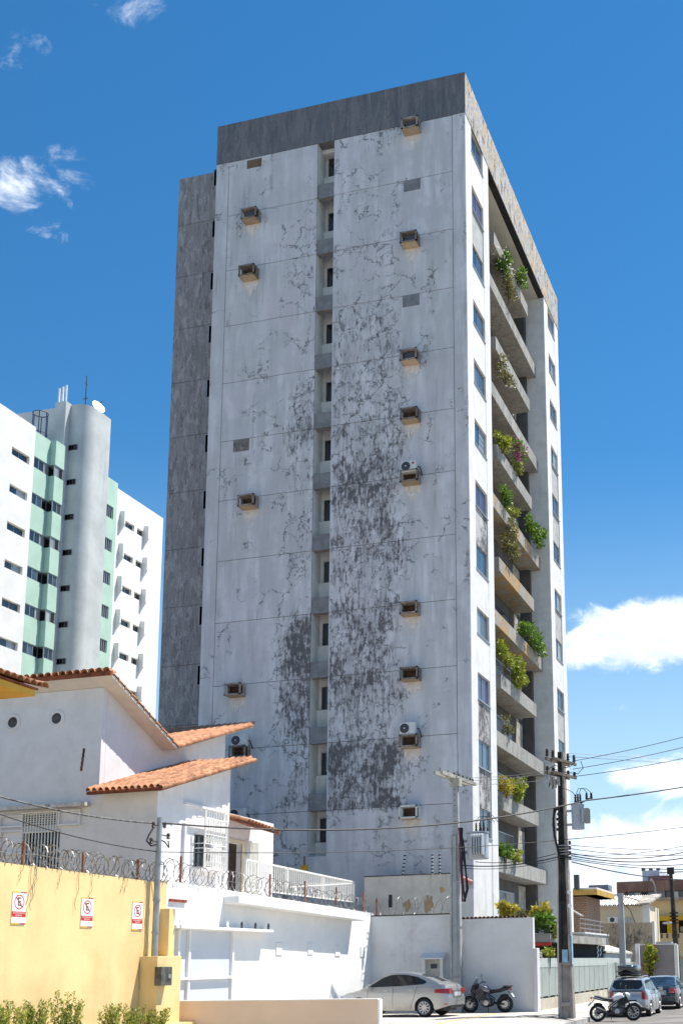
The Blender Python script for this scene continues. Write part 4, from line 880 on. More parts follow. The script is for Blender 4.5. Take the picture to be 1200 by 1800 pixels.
# ================================================================ poles
M_galv = mat('galvanised_steel', (.36, .37, .38), .45, .15, 2, .1, 20, metal=.5, streak=.3)
M_pcon = mat('pole_concrete', (.36, .37, .37), .9, .1, 1.5, .3, 25, streak=.3, streakcol=(.22, .22, .22))
M_pdark = mat('pole_dark_concrete', (.045, .042, .038), .92, .25, 1.5, .6, 18, dirt=.5, dirtcol=(.12, .105, .09), dscale=2)
M_plite = mat('pole_stained_concrete', (.34, .30, .27), .92, .2, 1.5, .6, 18, dirt=.8, dirtcol=(.10, .08, .07), dscale=2)
M_porc = mat('insulator_brown', (.05, .035, .03), .35, .1, 3, 0); M_porl = mat('insulator_grey', (.30, .29, .28), .4, .1, 3, 0)
M_cable = mat('black_cable', (.018, .018, .02), .6, 0, 1, 0)
M_arm = mat('crossarm_concrete', (.42, .40, .34), .9, .15, 3, .3)
M_tank = mat('transformer_grey', (.40, .43, .46), .45, .06, 2, .05, 20, dirt=.15, dirtcol=(.30, .18, .09), dscale=3)
def insulator(parent, base, h=.22, r=.06, m=None, up=Vector((0, 0, 1)), local=False):
    b = MB(); up = Vector(up).normalized(); b.tube([Vector(base) + up * (h * q) for q in (0, .1, .12, .3, .32, .5, .52, .7, .72, .9, 1)], [r * .4, r * .4, r, r * .9, r * .45, r, r * .45, r, r * .45, r * .8, r * .3], 8); return b.build('insulator', m or M_porc, parent, smooth=40, local=local)
# galvanised service pole on the yellow pier
gp = thing('service_pole', 'galvanised service pole standing on the yellow meter pier', 'pole', (XW + .18, 27.35, 2.15))
pb = at(271.5, 1683, X=XW + .18); pt = at(280, 1437, X=XW + .18); gy = pb.y; gz = pt.z
MB().cyl((XW + .18, gy, 2.15), (XW + .18, gy, gz), .085, .07, 14).build('shaft', M_galv, gp, smooth=40)
for zz in (2.75, 3.6, 4.6): MB().cyl((XW + .18, gy, zz), (XW + .18, gy, zz + .05), .098, n=14).build('band', M_galv, gp, smooth=40)
for q, (px, py) in enumerate(((270, 1450), (290, 1450), (296, 1470), (266, 1478))):
    c = at(px, py, X=XW + .18); MB().bar((XW + .18, gy, c.z), c, .03).build('bracket', M_dalu, gp); MB().lathe((c.x, c.y, c.z - .08), [(.03, 0), (.055, .03), (.03, .07), (.055, .11), (.03, .16)], 8).build('insulator', M_porc, gp, smooth=40)
MB().tube([at(*q, X=XW + .2) for q in ((270, 1455), (262, 1468), (258, 1478), (266, 1487), (276, 1484))], .025, 6).build('cable_loop', M_cable, gp, smooth=True); MB().tube([at(*q, X=XW + .2) for q in ((281, 1476), (290, 1480), (297, 1490), (296, 1478))], .018, 5).build('cable_loop', M_cable, gp, smooth=True)
# pale concrete pole with transformer in front of the lot wall
YP = 42.2; pb = at(803, 1700, Y=YP); pX = pb.x; zt1 = at(802, 1364, Y=YP).z
p1 = thing('concrete_pole', 'pale grey concrete utility pole behind the silver sedan, carrying a transformer', 'utility pole', (pX, YP, 0))
def taper(x, y, z0, z1, w0, d0, w1, d1):
    return MB().add([(x - w0 / 2, y - d0 / 2, z0), (x + w0 / 2, y - d0 / 2, z0), (x + w0 / 2, y + d0 / 2, z0), (x - w0 / 2, y + d0 / 2, z0), (x - w1 / 2, y - d1 / 2, z1), (x + w1 / 2, y - d1 / 2, z1), (x + w1 / 2, y + d1 / 2, z1), (x - w1 / 2, y + d1 / 2, z1)],
                    [(0, 3, 2, 1), (4, 5, 6, 7), (0, 1, 5, 4), (1, 2, 6, 5), (2, 3, 7, 6), (3, 0, 4, 7)])
taper(pX, YP, 0, zt1, .42, .34, .20, .18).build('shaft', M_pcon, p1, bevel=.015)
zc = at(800, 1470, Y=YP).z
taper(pX - .03, YP - .155, 0, zc, .2, .06, .14, .05).build('web_face', M_pcon, p1)
for q in range(14):
    z = zc + .35 + q * .21
    if z < zt1 - .3: MB().lathe((pX - .01, YP - .15 + (z / zt1) * .045, z), [(.022, 0), (.022, .02)], 8, 'y').build('bolt_hole', M_black, p1)
for zz in (1.3, 3.2, 4.9): MB().box(pX - .26 + zz * .02, pX + .26 - zz * .02, YP - .2, YP + .2, zz, zz + .05).build('band', M_galv, p1)
MB().tube([(pX - .17, YP - .19, 0), (pX - .17, YP - .19, 3), (pX - .13, YP - .17, zc)], .045, 8).build('conduit', M_galv, p1, smooth=True)
a, b_ = at(769, 1358, Y=41.2), at(829, 1379, Y=43.6)
for off in (-.14, .14):
    MB().bar(a + Vector((off, 0, 0)), b_ + Vector((off, 0, 0)), .11, .14).build('cross_arm', M_arm, p1, bevel=.01)
MB().bar(Vector((pX, YP, zt1 - .45)), a.lerp(b_, .2), .05).build('brace', M_arm, p1); MB().box(pX - .2, pX + .2, YP - .17, YP + .17, zt1 - .42, zt1 - .1).build('clamp', M_arm, p1)
for q in (.02, .25, .42, .55, .68, .8, .9, .98): insulator(p1, a.lerp(b_, q) + Vector((.06, 0, .06)), .16, .05, M_porl if q < .3 else mat('insulator_green', (.10, .12, .10), .4, .1, 3, 0))
def transformer(name, label, c, sx, sy, sz, fins, parent_pole, radiator=False):
    t = thing(name, label, 'transformer', tuple(c))
    b = MB(); n = 24; pr = []
    for j in range(n):
        an_ = 2 * math.pi * j / n; pr.append((sx / 2 * (abs(math.cos(an_)) ** .55) * (1 if math.cos(an_) > 0 else -1), sy / 2 * (abs(math.sin(an_)) ** .55) * (1 if math.sin(an_) > 0 else -1)))
    b.prism(pr, 'z', -sz / 2, sz / 2); b.build('tank', M_tank, t, smooth=40, local=True, bevel=.03); b2 = MB(); b2.prism([(u * 1.05, v * 1.05) for u, v in pr], 'z', sz / 2 + .001, sz / 2 + .05); b2.build('lid', M_tank, t, local=True, smooth=40)
    for q in range(fins):
        x = -sx * .12 + q * sx * .5 / max(1, fins - 1)
        fb = MB(); fb.prism([(-sy / 2 - .26, -sz * .30), (-sy / 2 - .26, sz * .36), (-sy / 2 - .18, sz * .44), (-sy / 2 + .12, sz * .44), (-sy / 2 + .12, -sz * .38), (-sy / 2 - .18, -sz * .38)], 'x', x - .03, x + .03); fb.build('radiator_fin', M_tank, t, bevel=.012, local=True)
    for q in range(3): insulator(t, (-sx * .05 + q * .15, -sy * .1, sz / 2 + .05), .36, .055, local=True)
    for q in range(3): insulator(t, (sx * .25 + q * .13 - .1, sy * .2, sz / 2 + .05), .2, .04, local=True)
    for zz in (-.22, .22): MB().box(-sx / 2 - .3, -sx / 2 + .05, -.05, .05, zz * sz - .05, zz * sz + .05).build('bracket', M_porl, t, local=True)
    for q in range(3):
        x = -sx * .05 + q * .15; MB().tube([(x, -sy * .1, sz / 2 + .4), (x + .1, -sy * .1, sz / 2 + .62), (x + .35, 0, sz / 2 + .66), (x + .55, .1, sz / 2 + .4)], .012, 4).build('jumper', M_cable, t, local=True)
    return t
c = at(838, 1487, Y=YP - .1)
tf = transformer('transformer', 'grey finned transformer hanging on the pale concrete pole', Vector((c.x, YP, c.z)), .80, .62, 1.0, 5, p1)
bd = at(825, 1479, Y=YP - .4); MB().box(-.22, -.07, -.325, -.315, -.12, -.06).build('red_label', mat('label_faded_red', (.50, .18, .14), .6, .05, 5, 0), tf, local=True)
t = thing('cable_bundle', 'black and purple cables looping down beside the pale concrete pole', 'cable', (pX + .3, YP - .2, 4))
for q, (xs, m_) in enumerate((((806, 812, 811, 814, 817), M_cable), ((809, 815, 818, 820, 815), M_cable), ((807, 808, 809, 812, 812), mat('purple_cable', (.16, .03, .08), .6, 0, 1, 0)), ((812, 811, 818, 822, 816), M_cable))):
    MB().tube([at(x, y, Y=YP - .3) for x, y in zip(xs, (1455, 1490, 1530, 1562, 1585))], .035, 6).build('cable', m_, t, smooth=True)
# dark double-T pole at the kerb
P2 = at(997, 1789, Z=-.12); x2, y2 = P2.x, P2.y; zt2 = at(986, 1322, Y=y2).z; zl2 = at(996, 1692, Y=y2).z
p2 = thing('dark_pole', 'dark weathered utility pole at the kerb with recessed panels and a transformer', 'utility pole', (x2, y2, -.12))
def w2_(z): return .50 - (z / zt2) * .26
for (za_, zb__, m_) in ((-.15, zl2, M_plite), (zl2, zt2, M_pdark)):
    wA, wB = w2_(za_), w2_(zb__)
    for sgn in (-1, 1):
        b = taper(0, 0, 0, zb__ - za_, .10, wA * .8, .075, wB * .8); b.v = [(vx + sgn * ((wA if vz < .01 else wB) / 2 - .05) + x2, vy + y2, vz + za_) for vx, vy, vz in b.v]; b.build('flange', m_ if sgn < 0 else M_plite, p2, bevel=.012)
    taper(x2, y2, za_, zb__, wA - .15, wA * .45, wB - .12, wB * .45).build('web', m_, p2)
for zz in (0.35, zl2 - .02, 3.9, 5.6, 6.6, 7.6):
    w__ = w2_(zz); MB().box(x2 - w__ / 2 + .09, x2 + w__ / 2 - .09, y2 - w__ * .39, y2 + w__ * .39, zz - .07, zz + .07).build('diaphragm', M_plite if zz <= zl2 else M_pdark, p2)
for (px, py) in ((1000, 1568), (1001, 1592)): c = at(px, py, Y=y2 - .2); MB().lathe((c.x - .02, y2 - .14, c.z), [(.075, 0), (.075, -.02)], 12, 'y').build('white_hole', M_wall, p2)
c = at(1000, 1680, Y=y2 - .2); MB().box(x2 - .1, x2 + .1, y2 - .205, y2 - .19, c.z - .22, c.z + .22).build('blue_poster', mat('poster_blue', (.30, .48, .62), .7, .15, 6, 0), p2)
MB().box(x2 + .235, x2 + .245, y2 - .17, y2 + .05, c.z - .3, c.z + .75).build('blue_poster', MATS['poster_blue'], p2)
MB().tube([(x2 - .27, y2 - .1, -.1), (x2 - .22, y2 - .1, 4.2), (x2 - .2, y2 - .1, 6.0)], .05, 8).build('conduit', mat('conduit_pale', (.50, .47, .42), .7, .1, 3, 0), p2, smooth=True)
for (ya_, L_) in ((1339, 1.75), (1363, 1.75)):
    zc = at(988, ya_, Y=y2).z; d_ = Vector((.28, .96, 0)) * (L_ / 2)
    for off in (-.13, .13):
        q0 = Vector((x2 + off, y2 - .05, zc)) - d_; q1 = Vector((x2 + off, y2 - .05, zc)) + d_
        MB().bar(q0, q1, .075, .10).build('cross_arm', mat('arm_weathered', (.16, .13, .10), .9, .3, 3, .4), p2)
    for f in (-.95, -.55, .5, .95): insulator(p2, Vector((x2 + .1 * f, y2 - .05, zc + .07)) + d_ * f, .3 if ya_ < 1350 else .16, .07)
for q in range(3):
    c = at(968 + q * 6, 1366 + (q % 2) * 4, Y=y2 - .3); b = MB(); b.tube([c, c + Vector((.02, 0, -.32))], [.07, .05], 8); b.build('fuse_cutout', M_porl, p2, smooth=True); MB().bar(c, c + Vector((-.1, .02, -.35)), .035).build('fuse_tube', M_dalu, p2)
MB().bar(at(968, 1362, Y=y2 - .3), Vector((x2, y2 - .2, at(985, 1360, Y=y2).z)), .06).build('bracket', M_dalu, p2)
for pts, r_ in ((((986, 1350), (975, 1345), (962, 1352), (960, 1368)), .014), (((986, 1355), (975, 1353), (967, 1360), (966, 1370)), .014), (((988, 1350), (1000, 1348), (1009, 1340), (1006, 1328)), .014), (((990, 1357), (1015, 1360), (1024, 1350), (1020, 1338)), .014), (((985, 1385), (997, 1388), (1006, 1393), (1011, 1400)), .012),
                (((974, 1420), (972, 1440), (974, 1470), (980, 1495), (986, 1520)), .045), (((979, 1419), (973, 1432), (971, 1450), (974, 1474)), .03)):
    MB().tube([at(x, y, Y=y2 - .25) for x, y in pts], r_, 6).build('jumper', M_cable, p2, smooth=True)
for q in range(5): c = at(980 + (q % 2), 1422 + q * 9, Y=y2 - .3); MB().cbox(c, .1, .08, .1).build('connector', M_cable, p2)
for q in range(5): zz = at(992, 1487 + q * 5, Y=y2).z; MB().box(x2 - .2, x2 + .2, y2 - .215, y2 + .2, zz - .018, zz + .018).build('strap', M_porl if q < 4 else M_cable, p2)
for q in range(4): c = at(1003, 1485 + q * 9, Y=y2); MB().lathe((x2 + .25, y2 - .05, c.z), [(.03, 0), (.06, .03), (.03, .07), (.06, .1), (.03, .14)], 8).build('insulator', M_porc, p2, smooth=True)
c = at(1015, 1437, Y=y2)
t = thing('transformer', 'grey cylindrical transformer with side radiator on the dark kerb pole', 'transformer', (c.x, y2, c.z))
r_ = .23; hh = .86
MB().lathe((0, 0, -hh / 2), [(r_, 0), (r_, hh), (r_ * 1.06, hh), (r_ * 1.06, hh + .04), (r_ * .5, hh + .08)], 22).build('tank', M_tank, t, smooth=40, local=True)
rad = MB().box(r_ - .05, r_ + .02, -.25, .15, -.2, .28).build('radiator', M_tank, t, local=True)
for q in range(5): MB().box(r_ + .02, r_ + .2, -.25 + q * .09, -.225 + q * .09, -.22, .3).build('fin', M_porl, rad, local=True)
for q in range(3): insulator(t, (-.06 + q * .09, -.08, hh / 2 + .08), .34, .055, local=True)
for q in range(2): insulator(t, (.34 + .17 * q, .0, hh / 2 + .2), .26, .06, local=True)
MB().bar((.05, 0, hh / 2 + .05), (.55, 0, hh / 2 + .3), .04).build('arm', M_dalu, t, local=True)
for zz in (-.25, .25): MB().box(-r_ - .18, -r_ + .03, -.06, .06, zz - .04, zz + .04).build('bracket', M_tank, t, local=True)
for q in range(2): MB().tube([(-.02 + q * .1, -.08, hh / 2 + .42), (.05 + q * .1, -.05, hh / 2 + .62), (.25 + q * .1, 0, hh / 2 + .6), (.36 + q * .15, 0, hh / 2 + .45)], .012, 4).build('jumper', M_cable, t, local=True)
# ================================================================ wires
def wire(label, a, b_, sag, r=.012, m=None, n=24, grp=None):
    a = Vector(a); b_ = Vector(b_); pts = []
    for q in range(n + 1):
        f = q / n; p = a.lerp(b_, f); p.z -= sag * 4 * f * (1 - f); pts.append(p)
    return tag(MB().tube(pts, r, 5).build('overhead_wire', m or M_cable, smooth=True), label, 'wire', grp or 'overhead wires')
tg = Vector((XW + .18, gy, 0)); t_hi = tg.copy(); t_hi.z = at(290, 1448, X=XW + .18).z; t_lo = tg.copy(); t_lo.z = at(276, 1497, X=XW + .18).z
wtw = mat('twisted_cable', (.10, .10, .10), .6, .9, 9, 0)
wire('twisted black and white cable from the left edge to the galvanised pole', at(-40, 1389, X=XW - 1.5), at(268, 1447, X=XW + .15), .12, .024, wtw)
wire('thin wire from the left edge to the galvanised pole', at(-40, 1417, X=XW - 1.5), at(276, 1497, X=XW + .15), .14, .014)
e_r = at(1290, 1367, Y=44)
mid = at(1030, 1407, Y=y2 - .3)
wire('thick black cable from the galvanised pole across the tower to the dark kerb pole', t_hi, mid, .55, .026); wire('thick black cable leaving the dark kerb pole to the right', mid, e_r, .06, .026)
mid2 = at(990, 1476, Y=y2 - .3); wire('thin black wire from the galvanised pole low across the tower', t_lo, mid2, .18, .012); wire('thin black wire leaving the dark kerb pole to the right above the cloud', mid2, at(1290, 1442, Y=44), .05, .012)
for q, (pa, pb_) in enumerate((((806, 1367), (975, 1352)), ((814, 1372), (978, 1355)), ((829, 1378), (984, 1366)))):
    wire(['upper', 'middle', 'lower'][q] + ' pale wire strung between the two pole tops', at(*pa, Y=43), at(*pb_, Y=y2), .10, .009, M_porl)
for q, (pa, pb_, r_) in enumerate((((835, 1515), (985, 1498), .014), ((812, 1521), (985, 1505), .022), ((812, 1526), (985, 1509), .012))):
    wire(['upper', 'thick middle', 'lower'][q] + ' service cable from the pale pole to the dark pole', at(*pa, Y=YP - .2), at(*pb_, Y=y2 - .2), .16, r_)
names = ['first', 'second', 'third', 'fourth', 'fifth', 'sixth', 'seventh', 'eighth', 'ninth', 'tenth', 'eleventh', 'twelfth', 'thirteenth']
lst = [((998, 1324), (1290, 1341), .0, .009), ((998, 1330), (1290, 1348), .0, .009), ((1005, 1338), (1290, 1270), .1, .012), ((1006, 1352), (1290, 1290), .1, .012), ((1008, 1365), (1290, 1312), .1, .012),
       ((1003, 1486), (1290, 1492), .1, .012), ((1003, 1492), (1290, 1496), .2, .012), ((1003, 1500), (1290, 1470), .45, .016), ((1003, 1504), (1290, 1486), .4, .020), ((1003, 1508), (1290, 1508), .28, .014), ((1003, 1511), (1290, 1524), .2, .014), ((1003, 1502), (1290, 1462), .3, .010)]
for q, (pa, pb_, sg, r_) in enumerate(lst): wire('%s wire from the top running right from the dark kerb pole' % names[q], at(*pa, Y=y2 - .1), at(*pb_, Y=43), sg, r_, M_cable if r_ > .009 else M_porl)
wire('sagging black cable from the dark kerb pole dropping towards the brown building', at(1004, 1515, Y=y2), at(1290, 1542, Y=60), .35, .022)
# ================================================================ plants
def leaf_mesh(c, radii, n, size, seed, droop=0.0, clumps=7, hollow=.35):
    r0 = random.Random(seed); b = MB(); cl = []
    for _ in range(clumps):
        while True:
            v = Vector((r0.uniform(-1, 1), r0.uniform(-1, 1), r0.uniform(-1, 1)))
            if v.length < 1: break
        cl.append((v * .72, r0.uniform(.3, .55)))
    for _ in range(n):
        cc, cr = r0.choice(cl)
        v = Vector((r0.gauss(0, 1), r0.gauss(0, 1), r0.gauss(0, 1))); v.normalize(); v = cc + v * cr * (hollow + (1 - hollow) * r0.random() ** .5)
        p = Vector((c[0] + v.x * radii[0], c[1] + v.y * radii[1], c[2] + v.z * radii[2] - droop * (v.x * v.x + v.y * v.y) * radii[2]))
        d = Vector((r0.gauss(0, 1), r0.gauss(0, 1), r0.gauss(.25, .8))) + v * .8; d.normalize(); sd_ = d.cross(Vector((r0.gauss(0, 1), r0.gauss(0, 1), r0.gauss(0, 1)))).normalized()
        L = size * r0.choice((.5, .7, .9, 1.1, 1.5)) * r0.uniform(.8, 1.2); wv = L * r0.uniform(.2, .32); nm = d.cross(sd_)
        b.add([p, p + d * L * .5 + sd_ * wv + nm * wv * .25, p + d * L, p + d * L * .5 - sd_ * wv + nm * wv * .25], [(0, 1, 2), (0, 2, 3)])
    return b, cl
LG1 = leafmat('leaf_green', (.06, .13, .018), (.19, .31, .04)); LG2 = leafmat('leaf_yellow_green', (.14, .19, .02), (.42, .44, .06)); LG3 = leafmat('leaf_olive', (.09, .09, .03), (.26, .24, .08)); LY = leafmat('leaf_yellow', (.28, .25, .03), (.55, .45, .07))
LW = leafmat('petal_white', (.70, .68, .62), (.85, .82, .80)); LP = leafmat('petal_magenta', (.30, .03, .16), (.55, .08, .32)); LR = leafmat('leaf_red', (.25, .04, .03), (.45, .12, .06)); M_stem = mat('plant_stem', (.10, .075, .045), .9, .2, 6, 0)
def plant(label, c, radii, n, size, seed, m=LG1, flowers=None, fn=60, base=None, droop=0.0, grp='plants on the tower balconies', name='balcony_plant', cat='plant', clumps=8):
    base = Vector(base) if base else Vector((c[0], c[1], c[2] - radii[2]))
    t = thing(name, label, cat, tuple(base), 0, grp); b, cl = leaf_mesh(c, radii, n, size, seed, droop, clumps); b.build('foliage', m, t, fix=False)
    st = MB()
    for v, cr in cl:
        e = Vector((c[0] + v.x * radii[0], c[1] + v.y * radii[1], c[2] + v.z * radii[2])); q = base.lerp(e, .5) + Vector((0, 0, .06)); st.tube([base, q, e], [.014, .010, .005], 4)
    st.build('stems', M_stem, t)
    if flowers:
        fb, _ = leaf_mesh(c, tuple(r * 1.06 for r in radii), fn, size * .8, seed + 50, droop, clumps, .9); stuff(fb.build('flowers', flowers, t, fix=False))
    return t
XP = -14.62
def bp(px, py): return at(px, py, X=XP)
def sp(px, py, wpx, hpx, lab, n, size, seed, m=LG1, fl=None, fn=60, droop=0.0, dx=.0, up=False):
    c = bp(px, py); s_ = (c.y * 1.05) / 2008; ry = wpx / 2 * s_ * 2.6; rz = hpx / 2 * s_ * 1.15; n = int(n * 1.7)
    plant(lab, (XP + dx, c.y, c.z), (.42, ry, rz), n, size, seed, m, fl, fn, droop=droop)
sp(881, 462, 30, 42, 'leafy plant with white flowers hanging from the topmost balcony', 600, .17, 1, LG1, LW, 60, dx=.1); sp(889, 505, 26, 60, 'dangling vine trailing off the topmost balcony', 420, .14, 2, LG3, LW, 14, dx=.12); sp(906, 487, 26, 34, 'second white flowered plant on the topmost balcony, further from the near pillar', 420, .15, 3, LG1, LW, 60, dx=.15)
sp(883, 655, 36, 46, 'dry shrub with pale flowers on the third planter from the top', 420, .13, 4, LG3, LW, 130, dx=.15)
sp(879, 781, 28, 34, 'bright green fern beside the magenta bougainvillea', 520, .16, 5, LG2, dx=.1); sp(903, 793, 30, 36, 'magenta bougainvillea on a mid-height planter', 300, .14, 6, LG1, LP, 330, dx=.2); sp(906, 824, 18, 26, 'yellow-green shoots hanging below the magenta bougainvillea', 240, .12, 7, LG2, dx=.22)
sp(885, 873, 24, 36, 'low leafy plants trailing along the long balcony below the bougainvillea', 460, .13, 8, LG1, dx=.05); sp(902, 897, 18, 26, 'small tufts along the long balcony left of the round bush', 260, .12, 9, LG2, dx=.05); sp(933, 935, 44, 44, 'round dark green bush at the far end of the long balcony', 950, .16, 10, LG1, dx=.3)
sp(893, 952, 40, 76, 'big olive dry plant hanging in front of the rust-stained balcony', 800, .14, 11, LG3, dx=.2)
sp(916, 1105, 30, 34, 'left part of the dense green bush on the rust-stained long balcony', 560, .16, 12, LG1, dx=.2); sp(936, 1124, 40, 48, 'dense green bush bulging over the end of the rust-stained long balcony', 900, .16, 13, LG1, dx=.3)
sp(885, 1150, 28, 46, 'tall bright green plant near the pillar on the short balcony', 600, .16, 14, LG2, dx=.1); sp(905, 1182, 36, 46, 'bright green shrub spilling over the short balcony with the cut corner', 760, .16, 15, LG2, dx=.2)
sp(891, 1275, 20, 34, 'sparse potted shrub on the fourth balcony from the ground', 170, .13, 16, LG3, dx=.05); sp(886, 1385, 24, 34, 'orange-yellow leafy plant on the low planter by the pillar', 420, .15, 17, LY, dx=.1); sp(906, 1388, 28, 40, 'yellow-green plant on the low planter with the dark sill', 560, .16, 18, LG2, dx=.15)
sp(884, 1497, 20, 34, 'green plant beside the pillar on the lowest balcony', 360, .15, 19, LG1, dx=.1); sp(899, 1505, 22, 24, 'green and orange plant on the lowest balcony further from the pillar', 360, .15, 20, LG2, dx=.1)
c = at(890, 1600, Y=47.2); plant('yellow croton bush behind the lot wall at the tower foot', (c.x, c.y, c.z), (.5, .4, .45), 700, .16, 21, LY, grp='garden shrubs at the tower foot', name='garden_shrub', base=(c.x, c.y, 0))
c = at(913, 1608, Y=48.5); plant('small olive shrub behind the lot wall coping', (c.x, c.y, c.z), (.5, .4, .25), 260, .14, 22, LG3, grp='garden shrubs at the tower foot', name='garden_shrub', base=(c.x, c.y, 0))
c = at(952, 1600, Y=47.5); plant('tall yellow topped shrub left of the dark kerb pole', (c.x, c.y, c.z), (.45, .4, .5), 520, .17, 23, LY, grp='garden shrubs at the tower foot', name='garden_shrub', base=(c.x, c.y, 0))
c = at(951, 1627, Y=47.0); plant('large green shrub with pink blossoms left of the dark kerb pole', (c.x, c.y, c.z), (.62, .45, .5), 950, .16, 24, LG1, LW, 70, grp='garden shrubs at the tower foot', name='garden_shrub', base=(c.x, c.y, 0))
c = at(974, 1630, Y=47.0); plant('drooping green shrub right behind the dark kerb pole', (c.x, c.y, c.z), (.35, .4, .48), 520, .14, 25, LG2, LW, 20, grp='garden shrubs at the tower foot', name='garden_shrub', base=(c.x, c.y, 0))
c = at(960, 1674, Y=45.5); plant('small bright sapling peeping over the metal fence', (c.x, c.y, c.z), (.28, .25, .22), 260, .12, 26, LG2, grp='garden shrubs at the tower foot', name='garden_shrub', base=(c.x, c.y, 0))
c = at(946, 1679, Y=45.2); plant('white blossom cluster peeping over the metal fence', (c.x, c.y, c.z), (.16, .16, .12), 60, .08, 27, LG1, LW, 160, grp='garden shrubs at the tower foot', name='garden_shrub', base=(c.x, c.y, 0))
# upright bushes along the yellow wall
def hedge(label, px0, px1, ytop, seed, n):
    rb = random.Random(seed); X = -16.55; c0 = at((px0 + px1) / 2, ytop, X=X); a = at(px0, ytop, X=X); e = at(px1, ytop, X=X); h = c0.z
    t = thing('wall_bush', label, 'bush', (X, c0.y, 0), 0, 'bushes along the yellow wall'); b = MB(); st = MB()
    tw_ = max(3, int((e.y - a.y) / .075))
    for q in range(tw_):
        y0 = rb.uniform(a.y + .15, e.y - .15); x0 = X + rb.uniform(-.25, .25); hh = h * rb.uniform(.72, 1.03) if q else h; lean = Vector((rb.uniform(-.12, .12), rb.uniform(-.15, .2), 0))
        base = Vector((x0 * .3 + X * .7, y0 * .6 + c0.y * .4, 0)); tip = Vector((x0, y0, hh)) + lean; st.tube([base, base.lerp(tip, .5), tip], [.012, .008, .003], 4)
        for k in range(n):
            f = .22 + .78 * (k + rb.random()) / n; p = base.lerp(tip, f); an_ = rb.uniform(0, 6.28); d = Vector((math.cos(an_), math.sin(an_), rb.uniform(.5, 1.4))).normalized(); sd_ = d.cross(Vector((rb.gauss(0, 1), rb.gauss(0, 1), rb.gauss(0, 1)))).normalized(); L = rb.uniform(.05, .10) * (1.25 - .4 * f); p = p + Vector((math.cos(an_), math.sin(an_), 0)) * rb.uniform(0, .12 * (1.2 - f))
            b.add([p, p + d * L * .5 + sd_ * L * .24, p + d * L, p + d * L * .5 - sd_ * L * .24], [(0, 1, 2), (0, 2, 3)])
    b.build('foliage', leafmat('leaf_golden_hedge', (.11, .16, .02), (.46, .46, .09)), t, fix=False); st.build('stems', M_stem, t)
hedge('broad golden green bush at the far left of the yellow wall', -30, 45, 1760, 31, 120); hedge('broad golden green bush below the leftmost no parking sign', 38, 98, 1758, 32, 120); hedge('tall pointed bush below the middle no parking sign', 95, 146, 1744, 33, 110)
hedge('rounded bush below the rightmost no parking sign', 176, 214, 1766, 34, 100); hedge('narrow bush left of the meter pier', 222, 252, 1766, 35, 90); hedge('low bush in front of the meter pier', 248, 300, 1776, 36, 80)
# ================================================================ vehicles
def lerp_pts(pts, x):
    for i in range(len(pts) - 1):
        (a, za_), (b, zb_) = pts[i], pts[i + 1]
        if a <= x <= b:
            t = (x - a) / (b - a) if b > a else 0
            return za_ + (zb_ - za_) * t
    return pts[0][1] if x < pts[0][0] else pts[-1][1]
def smoothf(pts, w_=.07):
    return lambda x: sum(lerp_pts(pts, x + d) for d in (-w_, -w_ / 2, 0, w_ / 2, w_)) / 5
def paint(name, col, metal=.6, rough=.32):
    m = bpy.data.materials.new(name); m.use_nodes = True; n = N(m.node_tree); b = m.node_tree.nodes['Principled BSDF']; geo = n.new('ShaderNodeNewGeometry'); tcn = n.new('ShaderNodeTexCoord')
    s = n.new('ShaderNodeSeparateXYZ'); n.put(s.inputs[0], tcn.outputs['Object'])
    dust = n.m('MULTIPLY', n.smooth(n.noise(tcn.outputs['Object'], 3, 5, .6), .4, .7), n.smooth(s.outputs[2], .75, .2)); 
    n.put(b.inputs['Base Color'], n.mix(n.m('MULTIPLY', dust, .5), col, (.32, .28, .23))); b.inputs['Metallic'].default_value = metal
    n.put(b.inputs['Roughness'], n.m('ADD', rough, n.m('MULTIPLY', dust, .3))); b.inputs['Coat Weight'].default_value = .8; b.inputs['Coat Roughness'].default_value = .06
    return m
M_tyre = mat('tyre_rubber', (.022, .022, .023), .85, .1, 6, .2, 40); M_rim = mat('alloy_rim', (.50, .50, .51), .35, .08, 6, 0, metal=.7); M_trim = mat('black_trim', (.02, .02, .022), .5, .05, 4, 0)
M_red = mat('tail_lamp_red', (.38, .012, .015), .15, .1, 9, 0, spec=.6, coat=.8); M_lamp = mat('clear_lamp', (.55, .56, .58), .1, .1, 9, 0, spec=.7, coat=.9); M_plate = mat('number_plate', (.48, .49, .50), .5, .02, 3, 0)
G_car = glass('car_glass', (.012, .016, .019), .03); G_car.node_tree.nodes['Principled BSDF'].inputs['Specular IOR Level'].default_value = .4; M_chrome = mat('chrome', (.65, .65, .66), .15, 0, 1, 0, metal=1)
